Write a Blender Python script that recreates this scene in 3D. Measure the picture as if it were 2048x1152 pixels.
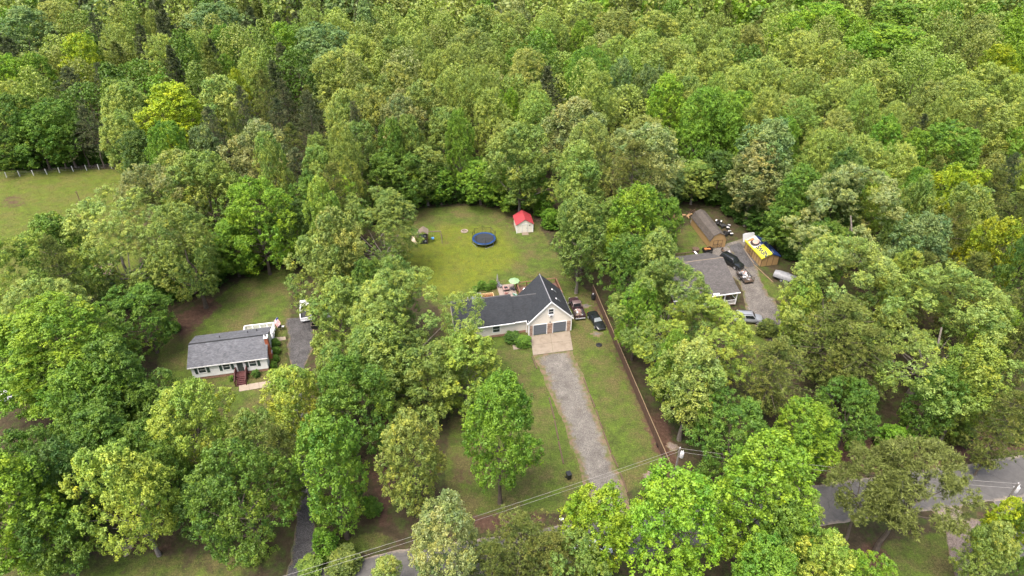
import bpy, bmesh, math, random
import numpy as np
from mathutils import Vector, Matrix

for o in list(bpy.data.objects):
    bpy.data.objects.remove(o, do_unlink=True)
scene = bpy.context.scene
COL = scene.collection
R = math.radians
random.seed(7)

# ------------------------------------------------------------------ camera, sky, sun, exposure
CAM_H, CAM_PITCH = 72.0, 36.0
cam_data = bpy.data.cameras.new('camera')
cam_data.sensor_width = 36.0
cam_data.lens = 24.0
cam_data.clip_start = 0.5
cam_data.clip_end = 5000.0
cam = bpy.data.objects.new('camera', cam_data)
cam.location = (0, 0, CAM_H)
cam.rotation_euler = (R(90 - CAM_PITCH), 0, 0)
COL.objects.link(cam)
scene.camera = cam

SUN_EL, SUN_AZ = 68.0, 220.0      # azimuth clockwise from +Y (away from the camera)
world = bpy.data.worlds.new('World')
scene.world = world
world.use_nodes = True
wn = world.node_tree
wn.nodes.clear()
sky = wn.nodes.new('ShaderNodeTexSky')
sky.sky_type = 'NISHITA'
sky.sun_disc = False
sky.sun_elevation = R(SUN_EL)
sky.sun_rotation = R(SUN_AZ)
sky.air_density = 1.0
sky.dust_density = 6.0
sky.ozone_density = 1.0
bg = wn.nodes.new('ShaderNodeBackground')
bg.inputs['Strength'].default_value = 0.14
wo = wn.nodes.new('ShaderNodeOutputWorld')
wn.links.new(sky.outputs[0], bg.inputs['Color'])
wn.links.new(bg.outputs[0], wo.inputs['Surface'])

sun_d = bpy.data.lights.new('sun', 'SUN')
sun_d.energy = 1.35
sun_d.angle = R(40)
sun_d.color = (1.0, 0.955, 0.88)
sun = bpy.data.objects.new('sun', sun_d)
sd = Vector((math.sin(R(SUN_AZ)) * math.cos(R(SUN_EL)), math.cos(R(SUN_AZ)) * math.cos(R(SUN_EL)), math.sin(R(SUN_EL))))
sun.rotation_euler = (-sd).to_track_quat('-Z', 'Y').to_euler()
sun.location = (0, 60, 140)
COL.objects.link(sun)

vs = scene.view_settings
vs.view_transform = 'Standard'
vs.look = 'None'
vs.gamma = 1.0
vs.use_curve_mapping = False
vs.exposure = 1.66

# ------------------------------------------------------------------ helpers
def spot(px, py, z=0.0):
    """where a point measured on the photograph (2048 x 1152) lies in metres, at height z"""
    f = 2048 * 24 / 36
    u, v = (px - 1024) / f, (py - 576) / f
    p = R(36.0)
    d = (u, math.cos(p) - v * math.sin(p), -math.sin(p) - v * math.cos(p))
    t = (z - 72.0) / d[2]
    return (d[0] * t, d[1] * t)

def tag(o, label=None, cat=None, group=None, kind=None):
    if label: o['label'] = label
    if cat: o['category'] = cat
    if group: o['group'] = group
    if kind: o['kind'] = kind
    return o

def empty(name, loc=(0, 0, 0), yaw=0.0, label=None, cat=None, group=None):
    o = bpy.data.objects.new(name, None)
    o.empty_display_size = 0.3
    o.location = loc if len(loc) == 3 else (loc[0], loc[1], 0)
    o.rotation_euler = (0, 0, R(yaw))
    COL.objects.link(o)
    return tag(o, label, cat, group)

class MB:
    """collects boxes, bars, tubes and polygons into one mesh"""
    def __init__(s):
        s.v, s.f = [], []
    def poly(s, pts):
        b = len(s.v); s.v += [tuple(p) for p in pts]; s.f.append(tuple(range(b, b + len(pts)))); return s
    def box(s, x0, y0, z0, x1, y1, z1):
        b = len(s.v)
        s.v += [(x, y, z) for z in (z0, z1) for y in (y0, y1) for x in (x0, x1)]
        for q in ((0, 2, 3, 1), (4, 5, 7, 6), (0, 1, 5, 4), (2, 6, 7, 3), (0, 4, 6, 2), (1, 3, 7, 5)):
            s.f.append(tuple(b + i for i in q))
        return s
    def hexa(s, p):           # 8 points: bottom 4 ccw, top 4 ccw
        b = len(s.v); s.v += [tuple(q) for q in p]
        for q in ((0, 3, 2, 1), (4, 5, 6, 7), (0, 1, 5, 4), (1, 2, 6, 5), (2, 3, 7, 6), (3, 0, 4, 7)):
            s.f.append(tuple(b + i for i in q))
        return s
    def prism(s, pts, vec):   # planar polygon extruded along vec
        n = len(pts); b = len(s.v)
        s.v += [tuple(p) for p in pts] + [tuple(Vector(p) + Vector(vec)) for p in pts]
        s.f.append(tuple(range(b + n - 1, b - 1, -1))); s.f.append(tuple(range(b + n, b + 2 * n)))
        for i in range(n):
            j = (i + 1) % n
            s.f.append((b + i, b + j, b + n + j, b + n + i))
        return s
    def slab(s, quad, th):    # quad thickened downward along its normal
        q = [Vector(p) for p in quad]
        n = (q[1] - q[0]).cross(q[3] - q[0]).normalized()
        if n.z < 0: q.reverse(); n = -n
        return s.hexa([p - n * th for p in q] + q)
    def tube(s, p, q, r0, r1=None, n=8, caps=True):
        r1 = r0 if r1 is None else r1
        p, q = Vector(p), Vector(q); d = (q - p)
        if d.length < 1e-6: return s
        d.normalize()
        a = d.orthogonal().normalized(); c = d.cross(a)
        b = len(s.v)
        for o, r in ((p, r0), (q, r1)):
            for i in range(n):
                t = 2 * math.pi * i / n
                s.v.append(tuple(o + a * (r * math.cos(t)) + c * (r * math.sin(t))))
        for i in range(n):
            j = (i + 1) % n
            s.f.append((b + i, b + j, b + n + j, b + n + i))
        if caps:
            s.f.append(tuple(b + i for i in range(n - 1, -1, -1))); s.f.append(tuple(b + n + i for i in range(n)))
        return s
    def path(s, pts, r, n=6):
        for i in range(len(pts) - 1): s.tube(pts[i], pts[i + 1], r, r, n)
        return s
    def lathe(s, prof, n=16, c=(0, 0, 0)):   # prof: (radius, z)
        b = len(s.v); m = len(prof)
        for r, z in prof:
            for i in range(n):
                t = 2 * math.pi * i / n
                s.v.append((c[0] + r * math.cos(t), c[1] + r * math.sin(t), c[2] + z))
        for k in range(m - 1):
            for i in range(n):
                j = (i + 1) % n
                s.f.append((b + k * n + i, b + k * n + j, b + (k + 1) * n + j, b + (k + 1) * n + i))
        s.f.append(tuple(b + i for i in range(n - 1, -1, -1))); s.f.append(tuple(b + (m - 1) * n + i for i in range(n)))
        return s
    def build(s, name, mat, parent=None, smooth=False, bevel=0.0, loc=None, yaw=0.0):
        me = bpy.data.meshes.new(name)
        me.from_pydata(s.v, [], s.f)
        bm = bmesh.new(); bm.from_mesh(me)
        bmesh.ops.recalc_face_normals(bm, faces=bm.faces)
        if bevel > 0:
            bmesh.ops.bevel(bm, geom=[e for e in bm.edges], offset=bevel, segments=1, affect='EDGES', clamp_overlap=True)
        bm.to_mesh(me); bm.free()
        if smooth:
            me.shade_smooth(); me.set_sharp_from_angle(angle=R(38))
        me.materials.append(mat)
        o = bpy.data.objects.new(name, me)
        COL.objects.link(o)
        if parent: o.parent = parent
        if loc: o.location = loc
        if yaw: o.rotation_euler = (0, 0, R(yaw))
        return o

def instance(src, parent=None, loc=None, rot=None, scale=None):
    o = src.copy(); COL.objects.link(o)
    if parent is not None: o.parent = parent
    if loc is not None: o.location = loc
    if rot is not None: o.rotation_euler = rot
    if scale is not None: o.scale = scale
    return o

# ------------------------------------------------------------------ materials
def nodes_of(name):
    m = bpy.data.materials.new(name); m.use_nodes = True
    nt = m.node_tree; b = nt.nodes['Principled BSDF']
    return m, nt, b

def mat(name, col, rough=0.7, var=0.12, scale=6.0, bump=0.0, metal=0.0, spec=0.4, dirt=None, dirt_scale=1.5, dirt_amt=0.5, bscale=None):
    """plain painted / weathered surface: base colour with noise variation, optional stains and fine relief"""
    m, nt, b = nodes_of(name)
    N, L = nt.nodes, nt.links
    tc = N.new('ShaderNodeTexCoord')
    nz = N.new('ShaderNodeTexNoise'); nz.inputs['Scale'].default_value = scale; nz.inputs['Detail'].default_value = 6
    L.new(tc.outputs['Object'], nz.inputs['Vector'])
    mp = N.new('ShaderNodeMapRange'); mp.inputs['From Min'].default_value = 0.25; mp.inputs['From Max'].default_value = 0.75
    mp.inputs['To Min'].default_value = 1 - var; mp.inputs['To Max'].default_value = 1 + var
    L.new(nz.outputs['Fac'], mp.inputs['Value'])
    mx = N.new('ShaderNodeVectorMath'); mx.operation = 'SCALE'; mx.inputs[0].default_value = col[:3]
    L.new(mp.outputs['Result'], mx.inputs['Scale'])
    out = mx.outputs['Vector']
    if dirt:
        n2 = N.new('ShaderNodeTexNoise'); n2.inputs['Scale'].default_value = dirt_scale; n2.inputs['Detail'].default_value = 8
        n2.inputs['Roughness'].default_value = 0.65
        L.new(tc.outputs['Object'], n2.inputs['Vector'])
        rp = N.new('ShaderNodeMapRange'); rp.inputs['From Min'].default_value = 0.48; rp.inputs['From Max'].default_value = 0.7
        rp.inputs['To Max'].default_value = dirt_amt
        L.new(n2.outputs['Fac'], rp.inputs['Value'])
        mi = N.new('ShaderNodeMix'); mi.data_type = 'RGBA'
        L.new(rp.outputs['Result'], mi.inputs['Factor']); L.new(out, mi.inputs['A']); mi.inputs['B'].default_value = (*dirt, 1)
        out = mi.outputs['Result']
    L.new(out, b.inputs['Base Color'])
    b.inputs['Roughness'].default_value = rough
    b.inputs['Metallic'].default_value = metal
    b.inputs['Specular IOR Level'].default_value = spec
    if bump:
        n3 = N.new('ShaderNodeTexNoise'); n3.inputs['Scale'].default_value = bscale or scale * 4; n3.inputs['Detail'].default_value = 5
        L.new(tc.outputs['Object'], n3.inputs['Vector'])
        bp = N.new('ShaderNodeBump'); bp.inputs['Strength'].default_value = bump; bp.inputs['Distance'].default_value = 0.05
        L.new(n3.outputs['Fac'], bp.inputs['Height']); L.new(bp.outputs['Normal'], b.inputs['Normal'])
    return m

def mat_siding(name, col, pitch=0.2):
    """lap siding: fine horizontal laps every `pitch` metres"""
    m = mat(name, col, 0.6, 0.05, 3.0, dirt=tuple(c * 0.7 for c in col), dirt_amt=0.35)
    nt = m.node_tree; N, L = nt.nodes, nt.links; b = N['Principled BSDF']
    tc = N.new('ShaderNodeTexCoord'); sp = N.new('ShaderNodeSeparateXYZ'); L.new(tc.outputs['Object'], sp.inputs[0])
    md = N.new('ShaderNodeMath'); md.operation = 'MULTIPLY'; md.inputs[1].default_value = 1 / pitch; L.new(sp.outputs['Z'], md.inputs[0])
    fr = N.new('ShaderNodeMath'); fr.operation = 'FRACT'; L.new(md.outputs[0], fr.inputs[0])
    bp = N.new('ShaderNodeBump'); bp.inputs['Strength'].default_value = 0.5; bp.inputs['Distance'].default_value = 0.03; bp.invert = True
    L.new(fr.outputs[0], bp.inputs['Height']); L.new(bp.outputs['Normal'], b.inputs['Normal'])
    return m

def mat_shingle(name, c1, c2, row=0.15, width=0.32):
    """asphalt shingle tabs, laid in courses up the slope (object x along the eave, y/z up the slope)"""
    m, nt, b = nodes_of(name); N, L = nt.nodes, nt.links
    tc = N.new('ShaderNodeTexCoord')
    uv = N.new('ShaderNodeUVMap')
    br = N.new('ShaderNodeTexBrick'); br.inputs['Scale'].default_value = 1.0
    br.inputs['Brick Width'].default_value = width; br.inputs['Row Height'].default_value = row
    br.inputs['Mortar Size'].default_value = 0.008; br.inputs['Bias'].default_value = 0.0
    br.inputs['Color1'].default_value = (*c1, 1); br.inputs['Color2'].default_value = (*c2, 1)
    br.inputs['Mortar'].default_value = (*[c * 0.55 for c in c1], 1)
    L.new(uv.outputs[0], br.inputs['Vector'])
    nz = N.new('ShaderNodeTexNoise'); nz.inputs['Scale'].default_value = 1.1; nz.inputs['Detail'].default_value = 8; nz.inputs['Roughness'].default_value = 0.7
    L.new(tc.outputs['Object'], nz.inputs['Vector'])
    mp = N.new('ShaderNodeMapRange'); mp.inputs['From Min'].default_value = 0.3; mp.inputs['From Max'].default_value = 0.7
    mp.inputs['To Min'].default_value = 0.72; mp.inputs['To Max'].default_value = 1.28
    L.new(nz.outputs['Fac'], mp.inputs['Value'])
    mx = N.new('ShaderNodeVectorMath'); mx.operation = 'SCALE'
    L.new(br.outputs['Color'], mx.inputs[0]); L.new(mp.outputs['Result'], mx.inputs['Scale'])
    L.new(mx.outputs[0], b.inputs['Base Color'])
    b.inputs['Roughness'].default_value = 0.85
    bp = N.new('ShaderNodeBump'); bp.inputs['Strength'].default_value = 0.5; bp.inputs['Distance'].default_value = 0.02
    L.new(br.outputs['Fac'], bp.inputs['Height']); bp.invert = True
    L.new(bp.outputs['Normal'], b.inputs['Normal'])
    return m

def slope_uv(o):
    """uv in metres for roof planes: u along the eave (horizontal), v up the slope"""
    me = o.data
    uvl = me.uv_layers.new(name='UVMap')
    for p in me.polygons:
        n = p.normal
        h = Vector((-n.y, n.x, 0))
        h = h.normalized() if h.length > 1e-4 else Vector((1, 0, 0))
        w = n.cross(h)
        for li in p.loop_indices:
            co = me.vertices[me.loops[li].vertex_index].co
            uvl.data[li].uv = (co.dot(h), co.dot(w))
    return o

M = {}
M['white_siding'] = mat_siding('white_siding', (0.78, 0.78, 0.77))
M['cream_siding'] = mat_siding('cream_siding', (0.70, 0.645, 0.56))
M['tan_panel'] = mat('tan_panel', (0.33, 0.215, 0.095), 0.7, 0.08, 2.5, dirt=(0.3, 0.19, 0.09), dirt_amt=0.35)
M['brown_siding'] = mat_siding('brown_siding', (0.30, 0.17, 0.11))
M['white_trim'] = mat('white_trim', (0.8, 0.8, 0.79), 0.5, 0.04, 3.0)
M['shed_white'] = mat('shed_white', (0.66, 0.63, 0.55), 0.65, 0.08, 3.0, dirt=(0.42, 0.37, 0.28), dirt_amt=0.5)
M['roof_grey'] = mat_shingle('roof_grey', (0.068, 0.071, 0.080), (0.112, 0.115, 0.126))
M['roof_slate'] = mat_shingle('roof_slate', (0.013, 0.016, 0.020), (0.023, 0.026, 0.031))
M['roof_brown'] = mat_shingle('roof_brown', (0.058, 0.053, 0.050), (0.092, 0.083, 0.078))
M['roof_barn'] = mat_shingle('roof_barn', (0.060, 0.050, 0.042), (0.085, 0.072, 0.06))
M['roof_grey_flat'] = mat('roof_grey_flat', (0.14, 0.145, 0.16), 0.7, 0.1, 2.0)
M['roof_red'] = mat('roof_red', (0.33, 0.045, 0.055), 0.45, 0.1, 1.5, dirt=(0.22, 0.045, 0.045), dirt_amt=0.4)
M['brick'] = mat('brick', (0.34, 0.10, 0.05), 0.85, 0.25, 9.0, bump=0.4)
M['stone'] = mat('stone', (0.33, 0.23, 0.17), 0.85, 0.55, 3.2, bump=0.5)
M['foundation'] = mat('foundation', (0.30, 0.17, 0.12), 0.9, 0.2, 6.0)
M['door_blue'] = mat('door_blue', (0.115, 0.13, 0.15), 0.5, 0.06, 2.0)
M['shutter_green'] = mat('shutter_green', (0.035, 0.06, 0.05), 0.6, 0.1, 4.0)
M['door_green'] = mat('door_green', (0.045, 0.06, 0.055), 0.5, 0.1, 4.0)
M['maroon'] = mat('maroon', (0.065, 0.02, 0.02), 0.7, 0.18, 5.0)
M['wood_deck'] = mat('wood_deck', (0.12, 0.065, 0.05), 0.8, 0.25, 4.0, dirt=(0.12, 0.07, 0.05), dirt_amt=0.5)
M['wood_rail'] = mat('wood_rail', (0.15, 0.075, 0.045), 0.75, 0.2, 6.0)
M['wood_new'] = mat('wood_new', (0.52, 0.36, 0.19), 0.75, 0.15, 5.0)
M['wood_grey'] = mat('wood_grey', (0.17, 0.135, 0.10), 0.85, 0.3, 6.0, bump=0.3)
M['wood_dark'] = mat('wood_dark', (0.085, 0.055, 0.035), 0.85, 0.3, 6.0, bump=0.3)
M['fence_wood'] = mat('fence_wood', (0.085, 0.047, 0.030), 0.85, 0.3, 3.0, dirt=(0.055, 0.034, 0.024), dirt_amt=0.6)
M['fence_cap'] = mat('fence_cap', (0.17, 0.12, 0.07), 0.8, 0.2, 4.0)
M['orange_soil'] = mat('orange_soil', (0.2, 0.09, 0.035), 0.9, 0.3, 4.0)
M['concrete'] = mat('concrete', (0.205, 0.170, 0.130), 0.8, 0.12, 1.5, dirt=(0.135, 0.108, 0.080), dirt_scale=0.9, dirt_amt=0.8)
M['concrete_pale'] = mat('concrete_pale', (0.26, 0.215, 0.165), 0.85, 0.12, 2.0, dirt=(0.24, 0.195, 0.145), dirt_amt=0.6)
M['patio'] = mat('patio', (0.22, 0.175, 0.15), 0.85, 0.2, 5.0, dirt=(0.22, 0.17, 0.14), dirt_amt=0.6)
M['glass'] = mat('glass', (0.03, 0.04, 0.05), 0.08, 0.1, 1.0, spec=0.8)
M['glass_car'] = mat('glass_car', (0.012, 0.015, 0.018), 0.06, 0.1, 1.0, spec=0.8)
M['glass_reflect'] = mat('glass_reflect', (0.17, 0.19, 0.20), 0.15, 0.1, 2.0, spec=0.8)  # pale base colour stands in for the reflection on windscreen and skylights
M['black'] = mat('black', (0.012, 0.012, 0.013), 0.5, 0.2, 4.0)
M['rubber'] = mat('rubber', (0.018, 0.018, 0.018), 0.85, 0.2, 6.0)
M['dark_metal'] = mat('dark_metal', (0.035, 0.035, 0.038), 0.5, 0.2, 4.0)
M['metal'] = mat('metal', (0.45, 0.46, 0.48), 0.4, 0.1, 5.0, metal=0.6)
M['grey_paint'] = mat('grey_paint', (0.42, 0.43, 0.45), 0.5, 0.08, 5.0)
M['paint_black'] = mat('paint_black', (0.012, 0.014, 0.014), 0.18, 0.1, 1.0, spec=0.7)
M['paint_maroon'] = mat('paint_maroon', (0.04, 0.02, 0.026), 0.25, 0.1, 1.0, spec=0.7)
M['paint_mauve'] = mat('paint_mauve', (0.105, 0.075, 0.072), 0.35, 0.1, 2.0, spec=0.6)
M['paint_silver'] = mat('paint_silver', (0.27, 0.285, 0.31), 0.28, 0.05, 2.0, metal=0.3, spec=0.6)
M['paint_white'] = mat('paint_white', (0.78, 0.79, 0.81), 0.3, 0.04, 2.0, spec=0.6)
M['lamp_red'] = mat('lamp_red', (0.35, 0.02, 0.02), 0.3, 0.1, 3.0)
M['lamp_clear'] = mat('lamp_clear', (0.65, 0.66, 0.66), 0.2, 0.1, 3.0)
M['blue_pad'] = mat('blue_pad', (0.015, 0.052, 0.17), 0.5, 0.25, 2.5)
M['mat_black'] = mat('mat_black', (0.022, 0.025, 0.028), 0.7, 0.1, 3.0)
M['slide_cream'] = mat('slide_cream', (0.42, 0.34, 0.24), 0.45, 0.08, 3.0)
M['swing_blue'] = mat('swing_blue', (0.10, 0.30, 0.62), 0.4, 0.1, 3.0)
M['umbrella_green'] = mat('umbrella_green', (0.19, 0.30, 0.15), 0.8, 0.08, 2.0)
M['umbrella_grey'] = mat('umbrella_grey', (0.26, 0.25, 0.23), 0.85, 0.12, 5.0)
M['pink'] = mat('pink', (0.62, 0.30, 0.28), 0.7, 0.1, 4.0)
M['teal'] = mat('teal', (0.30, 0.52, 0.45), 0.6, 0.1, 4.0)
M['junk_white'] = mat('junk_white', (0.45, 0.445, 0.45), 0.5, 0.15, 5.0)
M['junk_pink'] = mat('junk_pink', (0.24, 0.15, 0.135), 0.7, 0.25, 5.0)
M['rust'] = mat('rust', (0.26, 0.11, 0.045), 0.8, 0.3, 6.0)
M['orange'] = mat('orange', (0.3, 0.12, 0.035), 0.6, 0.2, 5.0)
M['tarp_grey'] = mat('tarp_grey', (0.2, 0.205, 0.215), 0.5, 0.2, 3.0)
M['tarp_yellow'] = mat('tarp_yellow', (0.56, 0.52, 0.03), 0.5, 0.06, 2.0)
M['tarp_white'] = mat('tarp_white', (0.42, 0.39, 0.38), 0.5, 0.08, 2.0)
M['tarp_blue'] = mat('tarp_blue', (0.018, 0.04, 0.14), 0.5, 0.1, 2.0)
M['tarp_orange'] = mat('tarp_orange', (0.35, 0.15, 0.05), 0.5, 0.1, 2.0)
M['print_navy'] = mat('print_navy', (0.02, 0.03, 0.07), 0.55, 0.1, 2.0)
M['print_skin'] = mat('print_skin', (0.42, 0.29, 0.23), 0.55, 0.08, 2.0)
M['print_hair'] = mat('print_hair', (0.03, 0.022, 0.02), 0.55, 0.1, 2.0)
M['log'] = mat('log', (0.36, 0.23, 0.12), 0.85, 0.3, 6.0)
M['bark_pole'] = mat('bark_pole', (0.17, 0.155, 0.14), 0.85, 0.2, 4.0)
M['wire'] = mat('wire', (0.27, 0.255, 0.24), 0.6, 0.1, 1.0)
M['rock'] = mat('rock', (0.24, 0.195, 0.155), 0.9, 0.25, 3.0, bump=0.4)
M['post_white'] = mat('post_white', (0.5, 0.5, 0.48), 0.6, 0.12, 4.0)
M['ridge_grey'] = mat('ridge_grey', (0.2, 0.2, 0.21), 0.6, 0.1, 4.0)
M['plastic_black'] = mat('plastic_black', (0.014, 0.015, 0.016), 0.45, 0.15, 4.0)
# ------------------------------------------------------------------ ground
def inside(poly, X, Y):
    r = np.zeros(X.shape, bool)
    n = len(poly)
    for i in range(n):
        x0, y0 = poly[i]; x1, y1 = poly[(i + 1) % n]
        if abs(y1 - y0) < 1e-9: continue
        c = ((y0 > Y) != (y1 > Y)) & (X < (x1 - x0) * (Y - y0) / (y1 - y0) + x0)
        r ^= c
    return r

def blur(a, k):
    for _ in range(k):
        p = np.pad(a, 1, mode='edge')
        a = (p[:-2, 1:-1] + p[2:, 1:-1] + p[1:-1, :-2] + p[1:-1, 2:] + 2 * p[1:-1, 1:-1]) / 6
    return a

def px_poly(pts): return [spot(*p) for p in pts]

STEP = 0.5
fx = np.arange(-125, 85.01, STEP); fy = np.arange(36, 152.01, STEP)
gx = np.concatenate([[-2500, -1200, -600, -300, -180, -140], fx, [100, 140, 200, 320, 600, 1200, 2500]])
gy = np.concatenate([[-1500, -600, -200, -60, 0, 24], fy, [165, 190, 240, 330, 600, 1200, 2500]])
GX, GY = np.meshgrid(gx, gy)
rngg = np.random.default_rng(3)

LAWNS = {
 'back': px_poly([(768, 436), (850, 416), (950, 410), (1060, 428), (1112, 505), (1150, 565), (1192, 590), (1262, 770), (1345, 950), (1150, 1022), (950, 1040), (890, 1000), (900, 840), (890, 690), (880, 620), (800, 540), (770, 500)]),
 'white_house': px_poly([(440, 590), (500, 545), (585, 535), (580, 640), (570, 700), (590, 860), (430, 890), (350, 790), (310, 720), (330, 680), (400, 640)]),
 'field': [(-165, 150), (-121, 146), (-92, 147), (-78, 128), (-70, 106), (-78, 92), (-100, 86), (-150, 84)],
 'strip': px_poly([(1495, 532), (1525, 545), (1575, 590), (1565, 612), (1515, 568), (1482, 545)]),
 'barn_side': px_poly([(1345, 470), (1385, 440), (1430, 512), (1455, 540), (1410, 540), (1350, 520)]),
 'verge': px_poly([(1874, 934), (1960, 915), (2100, 885), (2120, 900), (2048, 908), (1880, 938)]),
 'corner': px_poly([(1890, 1010), (1990, 990), (1960, 1050), (1910, 1050)]),
 'pine_lawn': px_poly([(1760, 1085), (1895, 1060), (1930, 1180), (1740, 1180)]),
 'road_verge_l': px_poly([(625, 1130), (660, 1085), (760, 1060), (800, 1080), (690, 1118)]),
 'corner_l': px_poly([(-60, 1180), (0, 1120), (130, 1100), (420, 1105), (560, 1080), (570, 1120), (450, 1180)]),
 'suv_side': px_poly([(1490, 640), (1530, 650), (1560, 690), (1500, 720), (1470, 680)]),
}
WEIGHT = {'back': 1.0, 'white_house': 0.95, 'field': 1.0, 'strip': 0.9, 'barn_side': 0.72, 'verge': 0.95, 'corner': 0.5, 'pine_lawn': 0.9,
          'road_verge_l': 1.0, 'corner_l': 0.62, 'suv_side': 0.8}
lawn = np.zeros(GX.shape)
for k, p in LAWNS.items():
    lawn = np.maximum(lawn, inside(p, GX, GY) * WEIGHT[k])
lawn = blur(lawn, 6)
dry = blur(inside(px_poly([(800, 520), (880, 450), (1000, 455), (1040, 520), (960, 570), (880, 600)]), GX, GY).astype(float), 14)
dry = np.maximum(dry, 0.45 * blur(inside(LAWNS['field'], GX, GY).astype(float), 10))
bare_polys = [([(738, 840), (790, 830), (790, 1060), (738, 1060)], .7), ([(870, 462), (915, 458), (935, 476), (905, 500), (878, 492)], .42),
              ([(1120, 560), (1200, 575), (1215, 640), (1180, 640)], .4), ([(1320, 940), (1300, 830), (1330, 820), (1370, 960)], .9),
              ([(780, 425), (840, 415), (835, 440), (780, 450)], .6), ([(1000, 425), (1040, 425), (1040, 470), (1010, 460)], .5),
              ([(340, 640), (420, 590), (450, 610), (360, 690)], .8), ([(940, 1020), (1090, 1020), (1090, 1060), (900, 1070)], .8),
              ([(1270, 940), (1330, 935), (1335, 985), (1270, 980)], .6), ([(1660, 880), (2100, 850), (2100, 890), (1880, 940), (1600, 960)], .9),
              ([(1720, 1090), (1770, 1070), (1790, 1152), (1700, 1152)], .9), ([(0, 395), (40, 385), (60, 412), (0, 420)], .6),
              ([(1940, 1020), (2000, 1010), (1990, 1070), (1930, 1060)], .6), ([(900, 780), (930, 760), (1000, 900), (960, 1000), (890, 1000)], .45),
              ([(1180, 600), (1192, 590), (1345, 940), (1325, 950)], .7), ([(100, 1080), (350, 1060), (380, 1110), (100, 1140)], .5)]
bare = np.zeros(GX.shape)
for p, w in bare_polys:
    bare = np.maximum(bare, w * inside(px_poly(p), GX, GY))
bare = blur(bare, 5)
Z = np.zeros(GX.shape)
core = (GX > -125) & (GX < 85) & (GY > 36) & (GY < 152)
nzv = blur(rngg.normal(0, 1, GX.shape), 3) * 0.012
Z += np.where(core, np.clip(nzv, -0.02, 0.0), -0.02)
ny, nx = GX.shape
idx = np.arange(nx * ny).reshape(ny, nx)
faces = np.stack([idx[:-1, :-1], idx[:-1, 1:], idx[1:, 1:], idx[1:, :-1]], -1).reshape(-1, 4)
verts = np.stack([GX, GY, Z - 0.012], -1).reshape(-1, 3)

def np_mesh(name, verts, faces):
    me = bpy.data.meshes.new(name)
    k = faces.shape[1]
    me.vertices.add(len(verts)); me.vertices.foreach_set('co', np.ascontiguousarray(verts, np.float32).ravel())
    me.loops.add(faces.size); me.loops.foreach_set('vertex_index', np.ascontiguousarray(faces, np.int32).ravel())
    me.polygons.add(len(faces)); me.polygons.foreach_set('loop_start', np.arange(0, faces.size, k, dtype=np.int32))
    me.update(calc_edges=True)
    return me

gme = np_mesh('ground', verts, faces)
for nm, arr in (('lawn', lawn), ('dry', dry), ('bare', bare)):
    a = gme.attributes.new(nm, 'FLOAT', 'POINT'); a.data.foreach_set('value', arr.astype(np.float32).ravel())
gme.shade_smooth()

def ground_nodes(nt, vec):
    """shared colour of lawn and leaf litter; returns (litter colour, grass colour) sockets"""
    N, L = nt.nodes, nt.links
    def noise(sc, det=6, ro=0.6):
        n = N.new('ShaderNodeTexNoise'); n.inputs['Scale'].default_value = sc; n.inputs['Detail'].default_value = det
        n.inputs['Roughness'].default_value = ro; L.new(vec, n.inputs['Vector']); return n.outputs['Fac']
    def ramp(fac, stops):
        r = N.new('ShaderNodeValToRGB'); e = r.color_ramp.elements
        e[0].position, e[0].color = stops[0][0], (*stops[0][1], 1)
        e[1].position, e[1].color = stops[-1][0], (*stops[-1][1], 1)
        for p, c in stops[1:-1]:
            x = e.new(p); x.color = (*c, 1)
        L.new(fac, r.inputs[0]); return r.outputs[0]
    def mix(f, a, b):
        m = N.new('ShaderNodeMix'); m.data_type = 'RGBA'
        if isinstance(f, float): m.inputs['Factor'].default_value = f
        else: L.new(f, m.inputs['Factor'])
        for s, k in ((a, 'A'), (b, 'B')):
            if isinstance(s, tuple): m.inputs[k].default_value = (*s, 1)
            else: L.new(s, m.inputs[k])
        return m.outputs['Result']
    return noise, ramp, mix

def math_node(nt, op, a, b=None, c=None, clamp=False):
    n = nt.nodes.new('ShaderNodeMath'); n.operation = op; n.use_clamp = clamp
    for i, s in enumerate((a, b, c)):
        if s is None: continue
        if isinstance(s, (int, float)): n.inputs[i].default_value = s
        else: nt.links.new(s, n.inputs[i])
    return n.outputs[0]

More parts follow.
